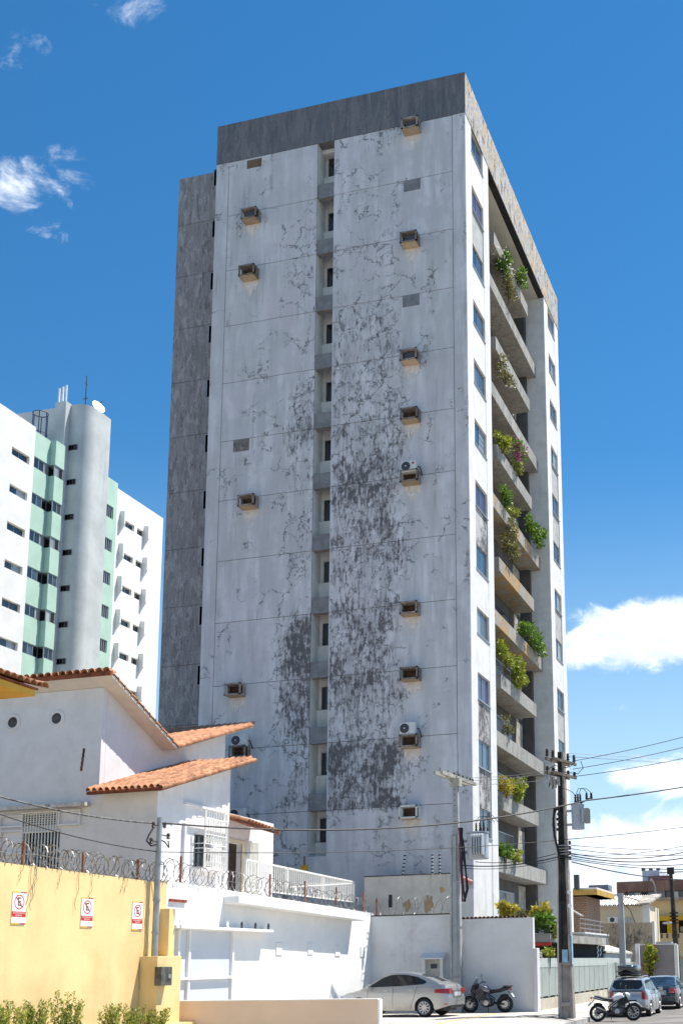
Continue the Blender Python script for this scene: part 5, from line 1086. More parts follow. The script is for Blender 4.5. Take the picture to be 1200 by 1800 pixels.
def wheel(parent, x, y, r, wd, side, spokes=10, mrim=None):
    t = MB().lathe((x, y, r), [(r * .66, -wd / 2), (r * .93, -wd / 2), (r, -wd * .32), (r, wd * .32), (r * .93, wd / 2), (r * .66, wd / 2)], 30, 'y').build('wheel', M_tyre, parent, smooth=35, local=True)
    o = wd / 2 * side
    rb = MB(); rb.lathe((x, y + o * .55, r), [(r * .67, -.01), (r * .67, .01)], 28, 'y'); rb.build('rim_back', M_trim, t, local=True)
    rm = MB(); ring = [(x + r * .665 * math.cos(a), y + o * .97, r + r * .665 * math.sin(a)) for a in [2 * math.pi * j / 28 for j in range(28)]]; rm.tube(ring, .022, 5, closed=True)
    for j in range(spokes):
        a = 2 * math.pi * j / spokes; rm.bar((x + .04 * math.cos(a), y + o * .92, r + .04 * math.sin(a)), (x + r * .64 * math.cos(a), y + o * .95, r + r * .64 * math.sin(a)), .04, .03, up=(0, 1, 0))
    rm.lathe((x, y + o * .93, r), [(r * .2, -.02), (r * .2, .012)], 14, 'y'); rm.build('rim', mrim or M_rim, t, smooth=40, local=True)
    return t
def car(root, S):
    L, W, mp = S['L'], S['W'], S['paint']; h2 = L / 2
    zu = smoothf(S['top'], .05); rw = S['rw']; arch = rw + .055
    def zl(x):
        z = S['sill'] + max(0, (abs(x) - (h2 - .55)) * .28)
        for ax in S['axles']:
            d = abs(x - ax)
            if d < arch: z = max(z, rw + math.sqrt(arch * arch - d * d))
        return z
    def plan(x):
        e = abs(x) / h2; return 1 - .05 * e ** 2.5 - max(0, e - .86) ** 1.6 * 2.6
    def wy(x, z):
        t = (z - .2) / .75; return W / 2 * plan(x) * (.955 + .045 * math.sin(math.pi * min(1, max(0, t)) ** .85) - max(0, t - .8) * .12)
    xs = sorted(set([-h2 + L * i / 52 for i in range(53)] + [ax + arch * math.cos(math.pi * j / 12) for ax in S['axles'] for j in range(13)] + [-h2 + .02, -h2 + .05, h2 - .05, h2 - .02]))
    nz, nt = 8, 6; b = MB(); loops = []
    for x in xs:
        a, c = zl(x), zu(x); c = max(c, a + .03); lp = []
        ed = min(1, (h2 - abs(x)) / .06); 
        for j in range(nz + 1):
            z = a + (c - a) * j / nz
            y = wy(x, z) - (max(0, j - nz + 1.01) * .04)
            lp.append((x, -y, z))
        yt = lp[-1][1]
        for j in range(1, nt): f = j / nt; y = yt * (1 - 2 * f); lp.append((x, y, c + .035 * (1 - (2 * f - 1) ** 2)))
        for j in range(nz, -1, -1): q = lp[j]; lp.append((x, -q[1], q[2]))
        loops.append(lp)
    n = len(loops[0]); vs = [q for lp in loops for q in lp]; fs = []
    for i in range(len(loops) - 1):
        for j in range(n): k = (j + 1) % n; fs.append((i * n + j, i * n + k, (i + 1) * n + k, (i + 1) * n + j))
    fs += [tuple(range(n)), tuple(range((len(loops) - 1) * n, len(loops) * n))[::-1]]
    b.add(vs, fs); body = b.build('body', mp, root, smooth=38, local=True)
    # cabin
    zr = smoothf(S['roof'], .06); x0, x1 = S['roof'][0][0], S['roof'][-1][0]; yb, kt = S['yb'], S['tumble']; zbase = S['zb']
    def cy(z): return yb - (z - zbase) * kt
    def cyr(z, x): return cy(z)
    cx = [x0 + (x1 - x0) * i / 30 for i in range(31)]; b = MB(); loops = []
    for x in cx:
        a = zu(x) - .06; c = max(zr(x), a + .02); lp = []
        for j in range(6): z = a + (c - .045 - a) * j / 5 if c - a > .1 else a + (c - a) * j / 5; lp.append((x, -cy(z), z))
        yt = cy(lp[-1][2]) - .035
        for j in range(7): f = j / 6; lp.append((x, -yt + 2 * yt * f, c + (.03 * (1 - (2 * f - 1) ** 2) if c - a > .1 else 0)))
        for j in range(5, -1, -1): q = lp[j]; lp.append((x, -q[1], q[2]))
        loops.append(lp)
    n = len(loops[0]); fs = []
    for i in range(len(loops) - 1):
        for j in range(n): k = (j + 1) % n; fs.append((i * n + j, i * n + k, (i + 1) * n + k, (i + 1) * n + j))
    fs += [tuple(range(n)), tuple(range((len(loops) - 1) * n, len(loops) * n))[::-1]]
    b.add([q for lp in loops for q in lp], fs); cab = b.build('cabin', mp, root, smooth=38, local=True)
    for s in (-1, 1):
        for poly in S['side_glass']: g = MB(); g.add([(x, s * (cy(z) + .006), z) for x, z in poly], [tuple(range(len(poly)))]); g.build('side_window', G_car, cab, local=True)
        poly = S['glass_surround']; g = MB(); g.add([(x, s * (cy(z) + .003), z) for x, z in poly], [tuple(range(len(poly)))]); g.build('window_surround', M_trim, cab, local=True)
    def sloped(xa, za_, xb, zb_, name, off):
        dx, dz = xb - xa, zb_ - za_; l_ = math.hypot(dx, dz); nx, nz_ = (-dz / l_, dx / l_)
        if nz_ < 0: nx, nz_ = -nx, -nz_
        g = MB(); vs = []
        for f in (0, .33, .66, 1):
            x, z = xa + dx * f, za_ + dz * f; y = cy(z) - .075
            for q in range(7): u = -1 + 2 * q / 6; vs.append((x + nx * (off + .03 * (1 - u * u)), y * u, z + nz_ * (off + .03 * (1 - u * u))))
        g.add(vs, [(i * 7 + j, i * 7 + j + 1, i * 7 + 8 + j, i * 7 + 7 + j) for i in range(3) for j in range(6)]); g.build(name, G_car, cab, smooth=True, local=True)
    sloped(*S['windscreen'], 'windscreen', .012); sloped(*S['rear_glass'], 'rear_window', .012)
    # inner wheel wells and floor
    MB().box(-h2 + .25, h2 - .25, -W / 2 + .3, W / 2 - .3, S['sill'] - .02, .62).build('underbody', M_trim, root, local=True)
    for ax in S['axles']:
        for s in (-1, 1): wheel(root, ax, s * (W / 2 - .115), rw, .19, s, S.get('spokes', 10))
    def seam(x, za_, zb_, side, lean=0):
        pts = []
        for q in range(9): z = za_ + (zb_ - za_) * q / 8; xx = x + lean * (q / 8); pts.append((xx, side * (wy(xx, z) + .0015), z))
        return pts
    for s in (-1, 1):
        for (x, za_, zb_, ln) in S['seams']: MB().tube(seam(x, za_, zb_, s, ln), .0055, 4).build('door_seam', M_trim, body, local=True)
        for (x, z) in S['handles']: MB().cbox((x, s * (wy(x, z) + .012), z), .17, .03, .035).build('door_handle', M_chrome if S.get('chrome') else mp, body, local=True, bevel=.008)
        MB().cbox((S['mirror'][0], s * (W / 2 + .06), S['mirror'][1]), .12, .2, .14).build('wing_mirror', mp, root, local=True, bevel=.04)
        g = MB(); vs = []; tx0, tx1, tz0, tz1 = S['tail']
        for i in range(6):
            for j in range(4):
                x = tx0 + (tx1 - tx0) * i / 5; tp = .35 * i / 5 if S.get('taper_tail') else 0; zc_ = (tz0 + tz1) / 2; z = zc_ + (tz0 + (tz1 - tz0) * j / 3 - zc_) * (1 - tp); vs.append((x, s * (wy(x, z) + .007), z))
        g.add(vs, [(i * 4 + j, i * 4 + j + 1, i * 4 + 5 + j, i * 4 + 4 + j) for i in range(5) for j in range(3)]); g.build('tail_lamp', M_red, body, smooth=True, local=True)
        yw = wy(-h2 + .01, .8); MB().box(-h2 - .012, -h2 + .03, min(s * (yw - S.get('tail_w', .27)), s * (yw - .002)), max(s * (yw - S.get('tail_w', .27)), s * (yw - .002)), tz0, tz1).build('tail_lamp', M_red, body, local=True, bevel=.01)
        g = MB(); vs = []
        for i in range(5):
            for j in range(3): x = h2 - .62 + .55 * i / 4; z = .66 + .10 * j / 2 - .05 * i / 4; vs.append((x, s * (wy(x, z) + .006), z))
        g.add(vs, [(i * 3 + j, i * 3 + j + 1, i * 3 + 4 + j, i * 3 + 3 + j) for i in range(4) for j in range(2)]); g.build('headlamp', M_lamp, body, smooth=True, local=True)
        MB().cbox((-h2 + .12, s * (wy(-h2 + .12, .42) + .005), .42), .16, .02, .035).build('reflector', M_red, body, local=True)
    MB().box(-h2 - .016, -h2 + .02, -.26, .26, S['plate_z'] - .065, S['plate_z'] + .065).build('number_plate', M_plate, body, local=True)
    MB().box(-h2 - .012, -h2 + .02, -.36, .36, S['plate_z'] - .1, S['plate_z'] + .12).build('plate_recess', S.get('recess', M_trim), body, local=True)
    MB().box(-h2 - .01, -h2 + .1, -W * .36, W * .36, S['sill'] + .06, S['sill'] + .17).build('lower_bumper', M_trim, body, local=True, bevel=.02)
    return body
SED = dict(L=4.23, W=1.69, sill=.21, rw=.305, axles=(-1.23, 1.27), paint=paint('silver_paint', (.40, .395, .38)),
           top=[(-2.115, .52), (-2.10, .78), (-2.02, 1.0), (-1.9, 1.055), (-1.5, 1.06), (-.8, 1.02), (.2, .965), (.95, .93), (1.3, .90), (1.75, .80), (2.0, .69), (2.08, .60), (2.115, .45)],
           roof=[(-1.86, 1.06), (-1.25, 1.30), (-.95, 1.39), (-.5, 1.455), (-.1, 1.47), (.2, 1.44), (.45, 1.36), (1.22, .92)], yb=.755, tumble=.36, zb=.95,
           glass_surround=[(.98, .985), (.42, 1.30), (.15, 1.385), (-.1, 1.405), (-.5, 1.39), (-.9, 1.32), (-1.22, 1.19), (-1.28, 1.13), (-1.15, 1.075), (-.3, 1.02)],
           side_glass=[[(.88, .995), (.40, 1.285), (.15, 1.365), (.0, 1.38), (.0, 1.02)], [(-.09, 1.022), (-.09, 1.38), (-.5, 1.368), (-.82, 1.315), (-.82, 1.07)], [(-.86, 1.07), (-.86, 1.305), (-1.18, 1.185), (-1.235, 1.135), (-1.12, 1.085)]],
           windscreen=(.52, 1.33, 1.12, .985), rear_glass=(-1.0, 1.385, -1.66, 1.125), seams=[(.92, .28, .93, .02), (-.045, .27, .97, .0), (-.72, .28, .62, -.12), (-.84, .62, 1.0, -.1)], handles=[(.22, .86), (-.72, .89)], mirror=(.86, 1.02),
           tail=(-2.09, -1.62, .76, .93), taper_tail=True, plate_z=.74, recess=paint('silver_paint_tail', (.30, .29, .28)))
cs = thing('silver_sedan', 'silver four door sedan parked nose to the bright white wall', 'car', (-14.86, 39.74, 0), math.pi - R_(5))
car(cs, SED)
cs.scale = (1.02, 1.02, 1.05)
MB().tube([(-1.0, .1, 1.42), (-1.18, .1, 1.56)], .008, 5).build('roof_antenna', M_trim, cs, local=True)
WAG = dict(L=4.1, W=1.69, sill=.22, rw=.30, axles=(-1.3, 1.25), paint=paint('silver_blue_paint', (.44, .455, .475)),
           top=[(-2.05, .45), (-2.045, .80), (-2.0, .98), (-1.9, 1.0), (-.8, .98), (.2, .95), (.95, .93), (1.3, .90), (1.75, .80), (1.95, .69), (2.02, .60), (2.05, .45)],
           roof=[(-2.0, .98), (-1.86, 1.28), (-1.72, 1.46), (-1.2, 1.50), (-.4, 1.52), (.1, 1.48), (.42, 1.37), (1.22, .92)], yb=.76, tumble=.30, zb=.95,
           glass_surround=[(.98, .985), (.42, 1.33), (.1, 1.43), (-1.2, 1.43), (-1.6, 1.38), (-1.72, 1.08), (-.3, 1.0)],
           side_glass=[[(.88, .995), (.40, 1.31), (.1, 1.41), (-.02, 1.41), (-.02, 1.0)], [(-.1, 1.0), (-.1, 1.41), (-1.0, 1.41), (-1.0, 1.04)], [(-1.07, 1.04), (-1.07, 1.41), (-1.56, 1.36), (-1.66, 1.09)]],
           windscreen=(.5, 1.34, 1.12, .98), rear_glass=(-1.775, 1.42, -1.955, 1.06), seams=[(.92, .28, .9, .02), (-.06, .27, .95, .0), (-.8, .28, .62, -.1), (-.92, .62, .97, -.1)], handles=[(.25, .86), (-.75, .88)], mirror=(.86, 1.02), tail=(-2.03, -1.82, .68, 1.0), plate_z=.55, spokes=8, tail_w=.13)
cw = thing('silver_wagon', 'silver station wagon with a black roof box, parked at the kerb behind the motorcycle', 'car', (-7.62, 47.6, -.37), math.pi / 2)
car(cw, WAG)
for s in (-1, 1): MB().tube([(-1.55, s * .52, 1.50), (-1.45, s * .52, 1.57), (.0, s * .52, 1.58), (.15, s * .52, 1.51)], .02, 6).build('roof_rail', M_alu, cw, local=True)
for x in (-1.1, -.3): MB().bar((x, -.52, 1.585), (x, .52, 1.585), .05, .03).build('rack_bar', M_trim, cw, local=True)
MB().box(-2.02, -1.99, -.62, .62, .985, 1.03).build('tailgate_seam', M_trim, cw, local=True); MB().bar((-1.98, .0, 1.08), (-1.9, .28, 1.13), .02).build('rear_wiper', M_trim, cw, local=True)
rbx = thing('roof_box', 'glossy black roof box on top of the silver wagon', 'roof box', (-7.72, 46.9, 1.23), math.pi / 2)
def superbox(x0, x1, w_, h_, name, m, parent, z0=0, e=.45):
    b = MB(); loops = []; n = 20; xs = [x0 + (x1 - x0) * i / 14 for i in range(15)]
    for x in xs:
        u = abs((x - (x0 + x1) / 2) / ((x1 - x0) / 2)); k = (1 - u ** 4) ** .5 * .96 + .04; lp = []
        for j in range(n):
            a = 2 * math.pi * j / n; ca, sa = math.cos(a), math.sin(a); lp.append((x, w_ / 2 * k * abs(ca) ** e * (1 if ca > 0 else -1), z0 + h_ / 2 + h_ / 2 * (k ** .6) * abs(sa) ** e * (1 if sa > 0 else -1)))
        loops.append(lp)
    fs = [(i * n + j, i * n + (j + 1) % n, (i + 1) * n + (j + 1) % n, (i + 1) * n + j) for i in range(14) for j in range(n)] + [tuple(range(n)), tuple(range(14 * n, 15 * n))[::-1]]
    b.add([q for lp in loops for q in lp], fs); return b.build(name, m, parent, smooth=50, local=True)
M_gblk = mat('gloss_black', (.02, .02, .023), .2, .1, 3, 0, spec=.6, coat=.8)
superbox(-.95, .95, .86, .34, 'lid', M_gblk, rbx, .10); superbox(-.93, .93, .84, .2, 'base', M_trim, rbx, .0)
for s in (-1, 1): MB().box(-.7, .7, s * .425 - .012, s * .425 + .012, .15, .18).build('seam_strip', M_trim, rbx, local=True)
DRK = dict(SED); DRK.update(L=4.5, W=1.78, rw=.32, axles=(-1.32, 1.32), paint=paint('dark_blue_grey_paint', (.035, .045, .06), .5, .25),
           top=[(-2.25, .5), (-2.23, .8), (-2.15, .98), (-2.0, 1.03), (-1.5, 1.03), (-.8, 1.0), (.2, .96), (1.0, .93), (1.4, .90), (1.85, .80), (2.12, .69), (2.2, .6), (2.25, .45)],
           tail=(-2.22, -1.85, .72, .94), yb=.79)
cd_ = thing('dark_sedan', 'dark blue grey sedan parked at the kerb in front of the silver wagon', 'car', (-7.35, 54.6, -.37), math.pi / 2)
car(cd_, DRK)
# ---------------------------------------------------------------- motorcycles
def moto(root, tank_m, panel_m, adventure, rear_m, shroud_m=None):
    shroud_m = shroud_m or panel_m
    r = .315; xf, xr = .68, -.67
    def mwheel(x, spk):
        t = MB().tube([(x + (r - .045) * math.cos(a), 0, r + (r - .045) * math.sin(a)) for a in [2 * math.pi * j / 30 for j in range(30)]], .052, 8, closed=True).build('wheel', M_tyre, root, smooth=True, local=True)
        b = MB().tube([(x + (r - .1) * math.cos(a), 0, r + (r - .1) * math.sin(a)) for a in [2 * math.pi * j / 30 for j in range(30)]], .018, 5, closed=True)
        for j in range(spk):
            a = 2 * math.pi * j / spk; b.bar((x + .03 * math.cos(a), 0, r + .03 * math.sin(a)), (x + (r - .1) * math.cos(a), 0, r + (r - .1) * math.sin(a)), .028, .022, up=(0, 1, 0))
        b.build('rim', rear_m, t, smooth=40, local=True); MB().lathe((x, -.06, r), [(.05, 0), (.05, .12)], 12, 'y').build('hub', M_dalu, t, local=True); MB().lathe((x, .06, r), [(.13, 0), (.13, .008)], 20, 'y').build('brake_disc', M_alu, t, local=True)
    mwheel(xf, 10); mwheel(xr, 10)
    top = Vector((xf - .34, 0, 1.0 if adventure else .95))
    for s in (-1, 1): MB().tube([(xf, s * .09, r), (xf - .2, s * .09, r + .38), (top.x, s * .09, top.z)], [.03, .025, .022], 8).build('fork_leg', M_trim, root, smooth=True, local=True)
    b = MB(); n = 9
    for i in range(n):
        a = R_(30 + 120 * i / (n - 1)); rr_ = r + .05; b.v += [(xf + rr_ * math.cos(a), -.06, r + rr_ * math.sin(a)), (xf + rr_ * math.cos(a), .06, r + rr_ * math.sin(a)), (xf + (rr_ + .012) * math.cos(a), .05, r + (rr_ + .012) * math.sin(a)), (xf + (rr_ + .012) * math.cos(a), -.05, r + (rr_ + .012) * math.sin(a))]
    for i in range(n - 1):
        for j in range(4): k = (j + 1) % 4; b.f.append((i * 4 + j, i * 4 + k, (i + 1) * 4 + k, (i + 1) * 4 + j))
    b.build('front_mudguard', panel_m, root, smooth=40, local=True)
    # frame, swing arm, engine
    fr_ = MB()
    for s in (-1, 1):
        fr_.tube([(top.x, s * .03, top.z - .1), (.05, s * .13, .72), (-.25, s * .13, .5), (-.18, s * .12, .3)], .022, 6); fr_.tube([(top.x + .02, s * .05, top.z - .2), (.28, s * .12, .42), (.1, s * .12, .22), (-.2, s * .12, .26)], .02, 6); fr_.tube([(-.05, s * .12, .7), (-.5, s * .11, .78), (-.85, s * .07, .86)], .018, 6); fr_.tube([(-.22, s * .11, .36), (xr, s * .09, r)], .03, 6)
    fr_.build('frame', M_trim, root, smooth=True, local=True)
    e = MB(); e.cbox((.05, 0, .40), .42, .3, .24); e.build('engine_case', mat('engine_metal', (.12, .12, .12), .45, .2, 12, .1, metal=.6), root, bevel=.05, local=True)
    cy_ = MB(); 
    for q in range(6): cy_.cbox((.14 + .012 * q, 0, .54 + .035 * q), .2, .22, .018)
    stuff(cy_.build('cylinder_fins', MATS['engine_metal'], root, local=True))
    for s in (-1, 1): MB().lathe((.02, s * .15, .38), [(.10, -.02), (.10, .02), (.06, .03)], 16, 'y').build('clutch_cover', M_alu, root, smooth=30, local=True)
    MB().tube([(.2, -.12, .5), (.32, -.14, .4), (.2, -.16, .26), (-.2, -.17, .3), (-.42, -.18, .38)], .024, 7).build('exhaust_pipe', M_dalu, root, smooth=True, local=True); MB().tube([(-.4, -.19, .37), (-.55, -.2, .43), (-.78, -.2, .52)], [.045, .06, .055], 10).build('silencer', M_trim if adventure else M_dalu, root, smooth=True, local=True)
    # tank, seat, tail
    def loft(secs, name, m):
        b = MB(); n = 14; loops = []
        for (x, z, w_, h_) in secs: loops.append([(x, w_ / 2 * abs(math.cos(a)) ** .7 * (1 if math.cos(a) > 0 else -1), z + h_ / 2 * abs(math.sin(a)) ** .7 * (1 if math.sin(a) > 0 else -1)) for a in [2 * math.pi * j / n for j in range(n)]])
        fs = [(i * n + j, i * n + (j + 1) % n, (i + 1) * n + (j + 1) % n, (i + 1) * n + j) for i in range(len(secs) - 1) for j in range(n)] + [tuple(range(n)), tuple(range((len(secs) - 1) * n, len(secs) * n))[::-1]]
        b.add([q for lp in loops for q in lp], fs); return b.build(name, m, root, smooth=50, local=True)
    loft([(.36, .86, .12, .12), (.3, .88, .26, .24), (.15, .90, .32, .28), (-.02, .86, .28, .22), (-.14, .80, .18, .12)], 'fuel_tank', tank_m)
    for s in (-1, 1): MB().add([(.4, s * .14, .9), (.44, s * .17, .72), (.24, s * .18, .58), (.08, s * .17, .74), (.12, s * .165, .84)], [(0, 1, 2, 3, 4)]).build('side_shroud', shroud_m, root, local=True)
    loft([(-.08, .80, .2, .1), (-.25, .80, .26, .1), (-.45, .83, .25, .1), (-.62, .89, .2, .09), (-.8, .92, .14, .06)], 'seat', M_trim)
    loft([(-.3, .76, .22, .08), (-.55, .81, .2, .12), (-.75, .87, .14, .1), (-.92, .92, .08, .05)], 'tail_cowl', panel_m)
    MB().cbox((-.93, 0, .86), .05, .14, .06).build('tail_lamp', M_red, root, local=True); MB().add([(-.8, -.06, .8), (-.8, .06, .8), (-1.0, .06, .58), (-1.0, -.06, .58)], [(0, 1, 2, 3)]).build('rear_mudguard', M_trim, root, local=True); MB().cbox((-.985, 0, .64), .012, .2, .17, Matrix.Rotation(R_(35), 3, 'Y')).build('number_plate', M_plate, root, local=True)
    hz = 1.10 if adventure else 1.03
    MB().tube([(top.x - .12, -.40, hz - .01), (top.x - .06, -.25, hz), (top.x, -.08, hz - .05), (top.x, .08, hz - .05), (top.x - .06, .25, hz), (top.x - .12, .40, hz - .01)], .014, 6).build('handlebar', M_trim, root, smooth=True, local=True)
    for s in (-1, 1):
        MB().cyl((top.x - .16, s * .42, hz - .015), (top.x - .1, s * .30, hz - .005), .02, n=8).build('grip', M_trim, root, local=True); MB().bar((top.x - .08, s * .28, hz), (top.x - .04, s * .36, hz + .2), .012).build('mirror_stalk', M_trim, root, local=True)
        MB().lathe((top.x - .04, s * .37, hz + .25), [(.02, -.015), (.065, -.01), (.065, .01), (.02, .018)], 12, 'x').build('mirror', mat('mirror_blue', (.16, .30, .38), .1, .1, 9, 0, spec=.8) if adventure else M_trim, root, smooth=40, local=True)
        MB().tube([(-.12, s * .14, .32), (-.12, s * .26, .31)], .015, 6).build('foot_peg', M_trim, root, local=True)
    loft([(top.x + .2, .93, .1, .1), (top.x + .15, .93, .2, .2), (top.x + .03, .94, .2, .2)], 'headlamp_shell', panel_m if not adventure else M_trim); MB().lathe((top.x + .205, 0, .93), [(.07, -.02), (.06, .01), (.02, .02)], 14, 'x').build('headlamp', M_lamp, root, smooth=True, local=True)
    if adventure:
        MB().add([(top.x + .2, -.1, .98), (top.x + .2, .1, .98), (top.x + .02, .09, 1.26), (top.x + .02, -.09, 1.26)], [(0, 1, 2, 3)]).build('windscreen', M_trim, root, local=True); MB().box(-.98, -.62, -.13, .13, .955, .985).build('rear_rack', M_trim, root, local=True, bevel=.01)
        for s in (-1, 1): MB().tube([(top.x + .14, s * .2, .62), (top.x + .18, s * .22, .85), (top.x + .1, s * .2, 1.05)], .06, 6).build('front_fairing', M_trim, root, smooth=True, local=True)
    MB().tube([(-.05, .12, .3), (-.1, .3, .02)], .014, 6).build('side_stand', M_trim, root, local=True)
    MB().tube([(xr + r * 1.02 * math.cos(R_(a)), 0, r + r * 1.05 * math.sin(R_(a))) for a in range(60, 130, 14)], .045, 6).build('hugger', M_trim, root, smooth=True, local=True)
f1, r1 = at(827, 1774, Y=42.05), at(888, 1776, Y=42.05)
m1 = thing('adventure_motorcycle', 'black and grey touring motorcycle leaning by the lot wall behind the sedan', 'motorcycle', ((f1.x + r1.x) / 2, 42.02, 0), math.pi)
moto(m1, mat('moto_grey_tank', (.17, .17, .19), .3, .15, 5, 0, metal=.5, coat=.5), mat('moto_dark_panel', (.06, .06, .065), .4, .15, 5, 0, coat=.3), True, M_trim); m1.rotation_euler = (R_(-5), 0, math.pi)
p0 = at(1050, 1795.5, Z=-.365); ang = R_(24); m2 = thing('white_motorcycle', 'white and black naked motorcycle parked at the kerb behind the silver wagon', 'motorcycle', (p0.x + .67 * math.cos(ang), p0.y + .67 * math.sin(ang), -.37), ang)
moto(m2, mat('moto_white_tank', (.74, .74, .74), .3, .05, 5, 0, coat=.6), mat('moto_white_panel', (.70, .70, .71), .35, .06, 5, 0, coat=.4), False, M_alu, M_trim); m2.rotation_euler = (R_(6), 0, ang)
# ================================================================ right side: fence, canopies, street behind
XFn = -10.72
M_fen = mat('grey_green_metal', (.47, .50, .46), .55, .05, 1.2, 0, streak=.3, streakcol=(.36, .36, .32)); M_fbase = mat('fence_base_concrete', (.50, .46, .37), .92, .12, 2, .4, 20, streak=.5, streakcol=(.3, .26, .2))
fe = thing('metal_fence', 'pale grey green sheet metal fence on a concrete base along the pavement', 'fence', (XFn, 52, 0))
MB().box(XFn - .2, XFn + .02, 43.6, 58, -.2, .42).build('base', M_fbase, fe)
y = 43.0; q = 0
while y < 66:
    wd = 1.18 if y < 58 else 1.5
    p_ = MB().box(XFn - .06, XFn, y + .012, y + wd - .012, .5 if y < 58 else 0.02, at(1000, 1684, X=XFn).z if y < 58 else 1.75).build('panel', M_fen, fe)
    for k in range(1, 6): MB().box(XFn, XFn + .012, y + wd * k / 6 - .012, y + wd * k / 6 + .012, .52 if y < 58 else .04, 1.70).build('rib', M_fen, p_)
    MB().box(XFn - .05, XFn + .022, y - .03, y + .03, -.1, 1.74).build('post', M_fen, fe)
    y += wd; q += 1
MB().box(XFn - .05, XFn + .015, 43.0, 58, 1.62, 1.80).build('top_rail', M_fen, fe)
ga = thing('garage_canopy', 'dark garage canopy with a red edge beam behind the metal fence', 'canopy', (-12, 47.5, 0))
a = at(930, 1660, Y=46.5); e = at(986, 1660, Y=46.5); e.x = min(e.x, -11.0)
MB().box(a.x - .8, e.x + .1, 46.5, 58, at(950, 1656, Y=46.5).z, at(950, 1641, Y=46.5).z).build('planter_band', mat('canopy_concrete', (.33, .31, .27), .92, .2, 1.5, .4, 20, streak=.8, streakcol=(.15, .14, .12)), ga)
MB().box(a.x - .8, e.x + .15, 46.42, 46.5, at(950, 1663, Y=46.5).z, at(950, 1657, Y=46.5).z).build('red_beam', mat('red_beam_paint', (.52, .05, .035), .5, .08, 3, 0), ga)
MB().box(a.x - .8, e.x + .12, 48.6, 48.7, 0, at(950, 1657, Y=46.5).z).build('dark_back', M_black, ga); MB().box(a.x - .8, a.x - .7, 46.6, 48.6, 0, 2.4).build('dark_side', M_black, ga)  # black sheets stand in for the shade beneath the canopy
c0, c1 = at(1004, 1670, X=-11.4), at(1046, 1670, X=-11.4); c2 = at(1062, 1670, X=-11.4); zt_, zb_ = at(1030, 1661, X=-11.4).z, at(1030, 1688, X=-11.4).z
MB().box(-11.5, -11.4, c0.y, c1.y, .3, zt_).build('dark_panel', M_black, ga); sp_ = MB().box(-11.5, -11.38, c1.y + .02, c2.y, .3, zt_).build('patterned_panel', M_black, ga)
for k in range(5):
    cc = at(1050 + (k % 2) * 5, 1664 + k * 4.2, X=-11.37); MB().cbox((-11.37, cc.y, cc.z), .02, .5, .11, Matrix.Rotation(R_(25), 3, 'X')).build('white_mark', M_wall, sp_)
gc = thing('grey_canopy', 'grey concrete canopy slab over the black garage panel', 'canopy', (-12.4, 56, 0))
g0, g1 = at(1026, 1641, X=-11.1), at(1062, 1657, X=-11.1); zz = g0.z
MB().box(-14, -11.1, g0.y, g1.y + 1, zt_ + .02, zz).build('slab', mat('canopy_grey', (.42, .40, .38), .9, .1, 1.5), gc); MB().box(-14, -11.05, g0.y - .05, g1.y + 1.05, zz, zz + .08).build('white_edge', M_wall2, gc)
rl2 = thing('steel_railing', 'dark steel railing on the grey canopy beside the brick lattice house', 'railing', (-11.3, 58, zz)); ra_, rb_ = at(1018, 1616, X=-11.5), at(1056, 1627, X=-11.5)
rtop = at(1030, 1619, X=-11.5).z
M_rsteel = mat('railing_grey_steel', (.25, .23, .22), .5, .1, 4, 0, metal=.3)
for f in (1, .66, .33): MB().bar((-11.5, ra_.y, zz + .08 + (rtop - zz) * f), (-11.5, rb_.y + .5, zz + .08 + (rtop - zz) * f), .045).build('rail', M_rsteel, rl2)
for k in range(6): yy = ra_.y + (rb_.y + .5 - ra_.y) * k / 5; MB().bar((-11.5, yy, zz), (-11.5, yy, zz + .1 + (rtop - zz)), .05).build('post', M_rsteel, rl2)
wc = thing('white_canopy', 'pale sloping canopy roof behind the end of the metal fence', 'canopy', (-12.5, 66, 0)); h0, h1 = at(1064, 1658, X=-11.2), at(1112, 1682, X=-11.2)
b = MB(); b.add([(-11.2, h0.y, h0.z - .5), (-11.2, h1.y, h0.z - .55), (-14.5, h1.y, h0.z + .5), (-14.5, h0.y, h0.z + .5), (-11.2, h0.y, h0.z - .4), (-11.2, h1.y, h0.z - .45), (-14.5, h1.y, h0.z + .6), (-14.5, h0.y, h0.z + .6)], [(0, 1, 2, 3), (4, 7, 6, 5), (0, 4, 5, 1), (1, 5, 6, 2), (2, 6, 7, 3), (3, 7, 4, 0)]); b.build('roof_sheet', mat('fibre_cement', (.52, .50, .46), .9, .15, 2), wc)
MB().box(-14.4, -11.3, h0.y, h1.y, 0, h0.z - .55).build('garage_wall', mat('garage_pale', (.55, .56, .54), .85, .05, 1), wc)
c = at(1121, 1690, X=-10.9); MB().box(-11.05, -10.8, c.y - .15, c.y + .15, 0, at(1121, 1659, X=-10.9).z).build('post', M_wall2, wc)
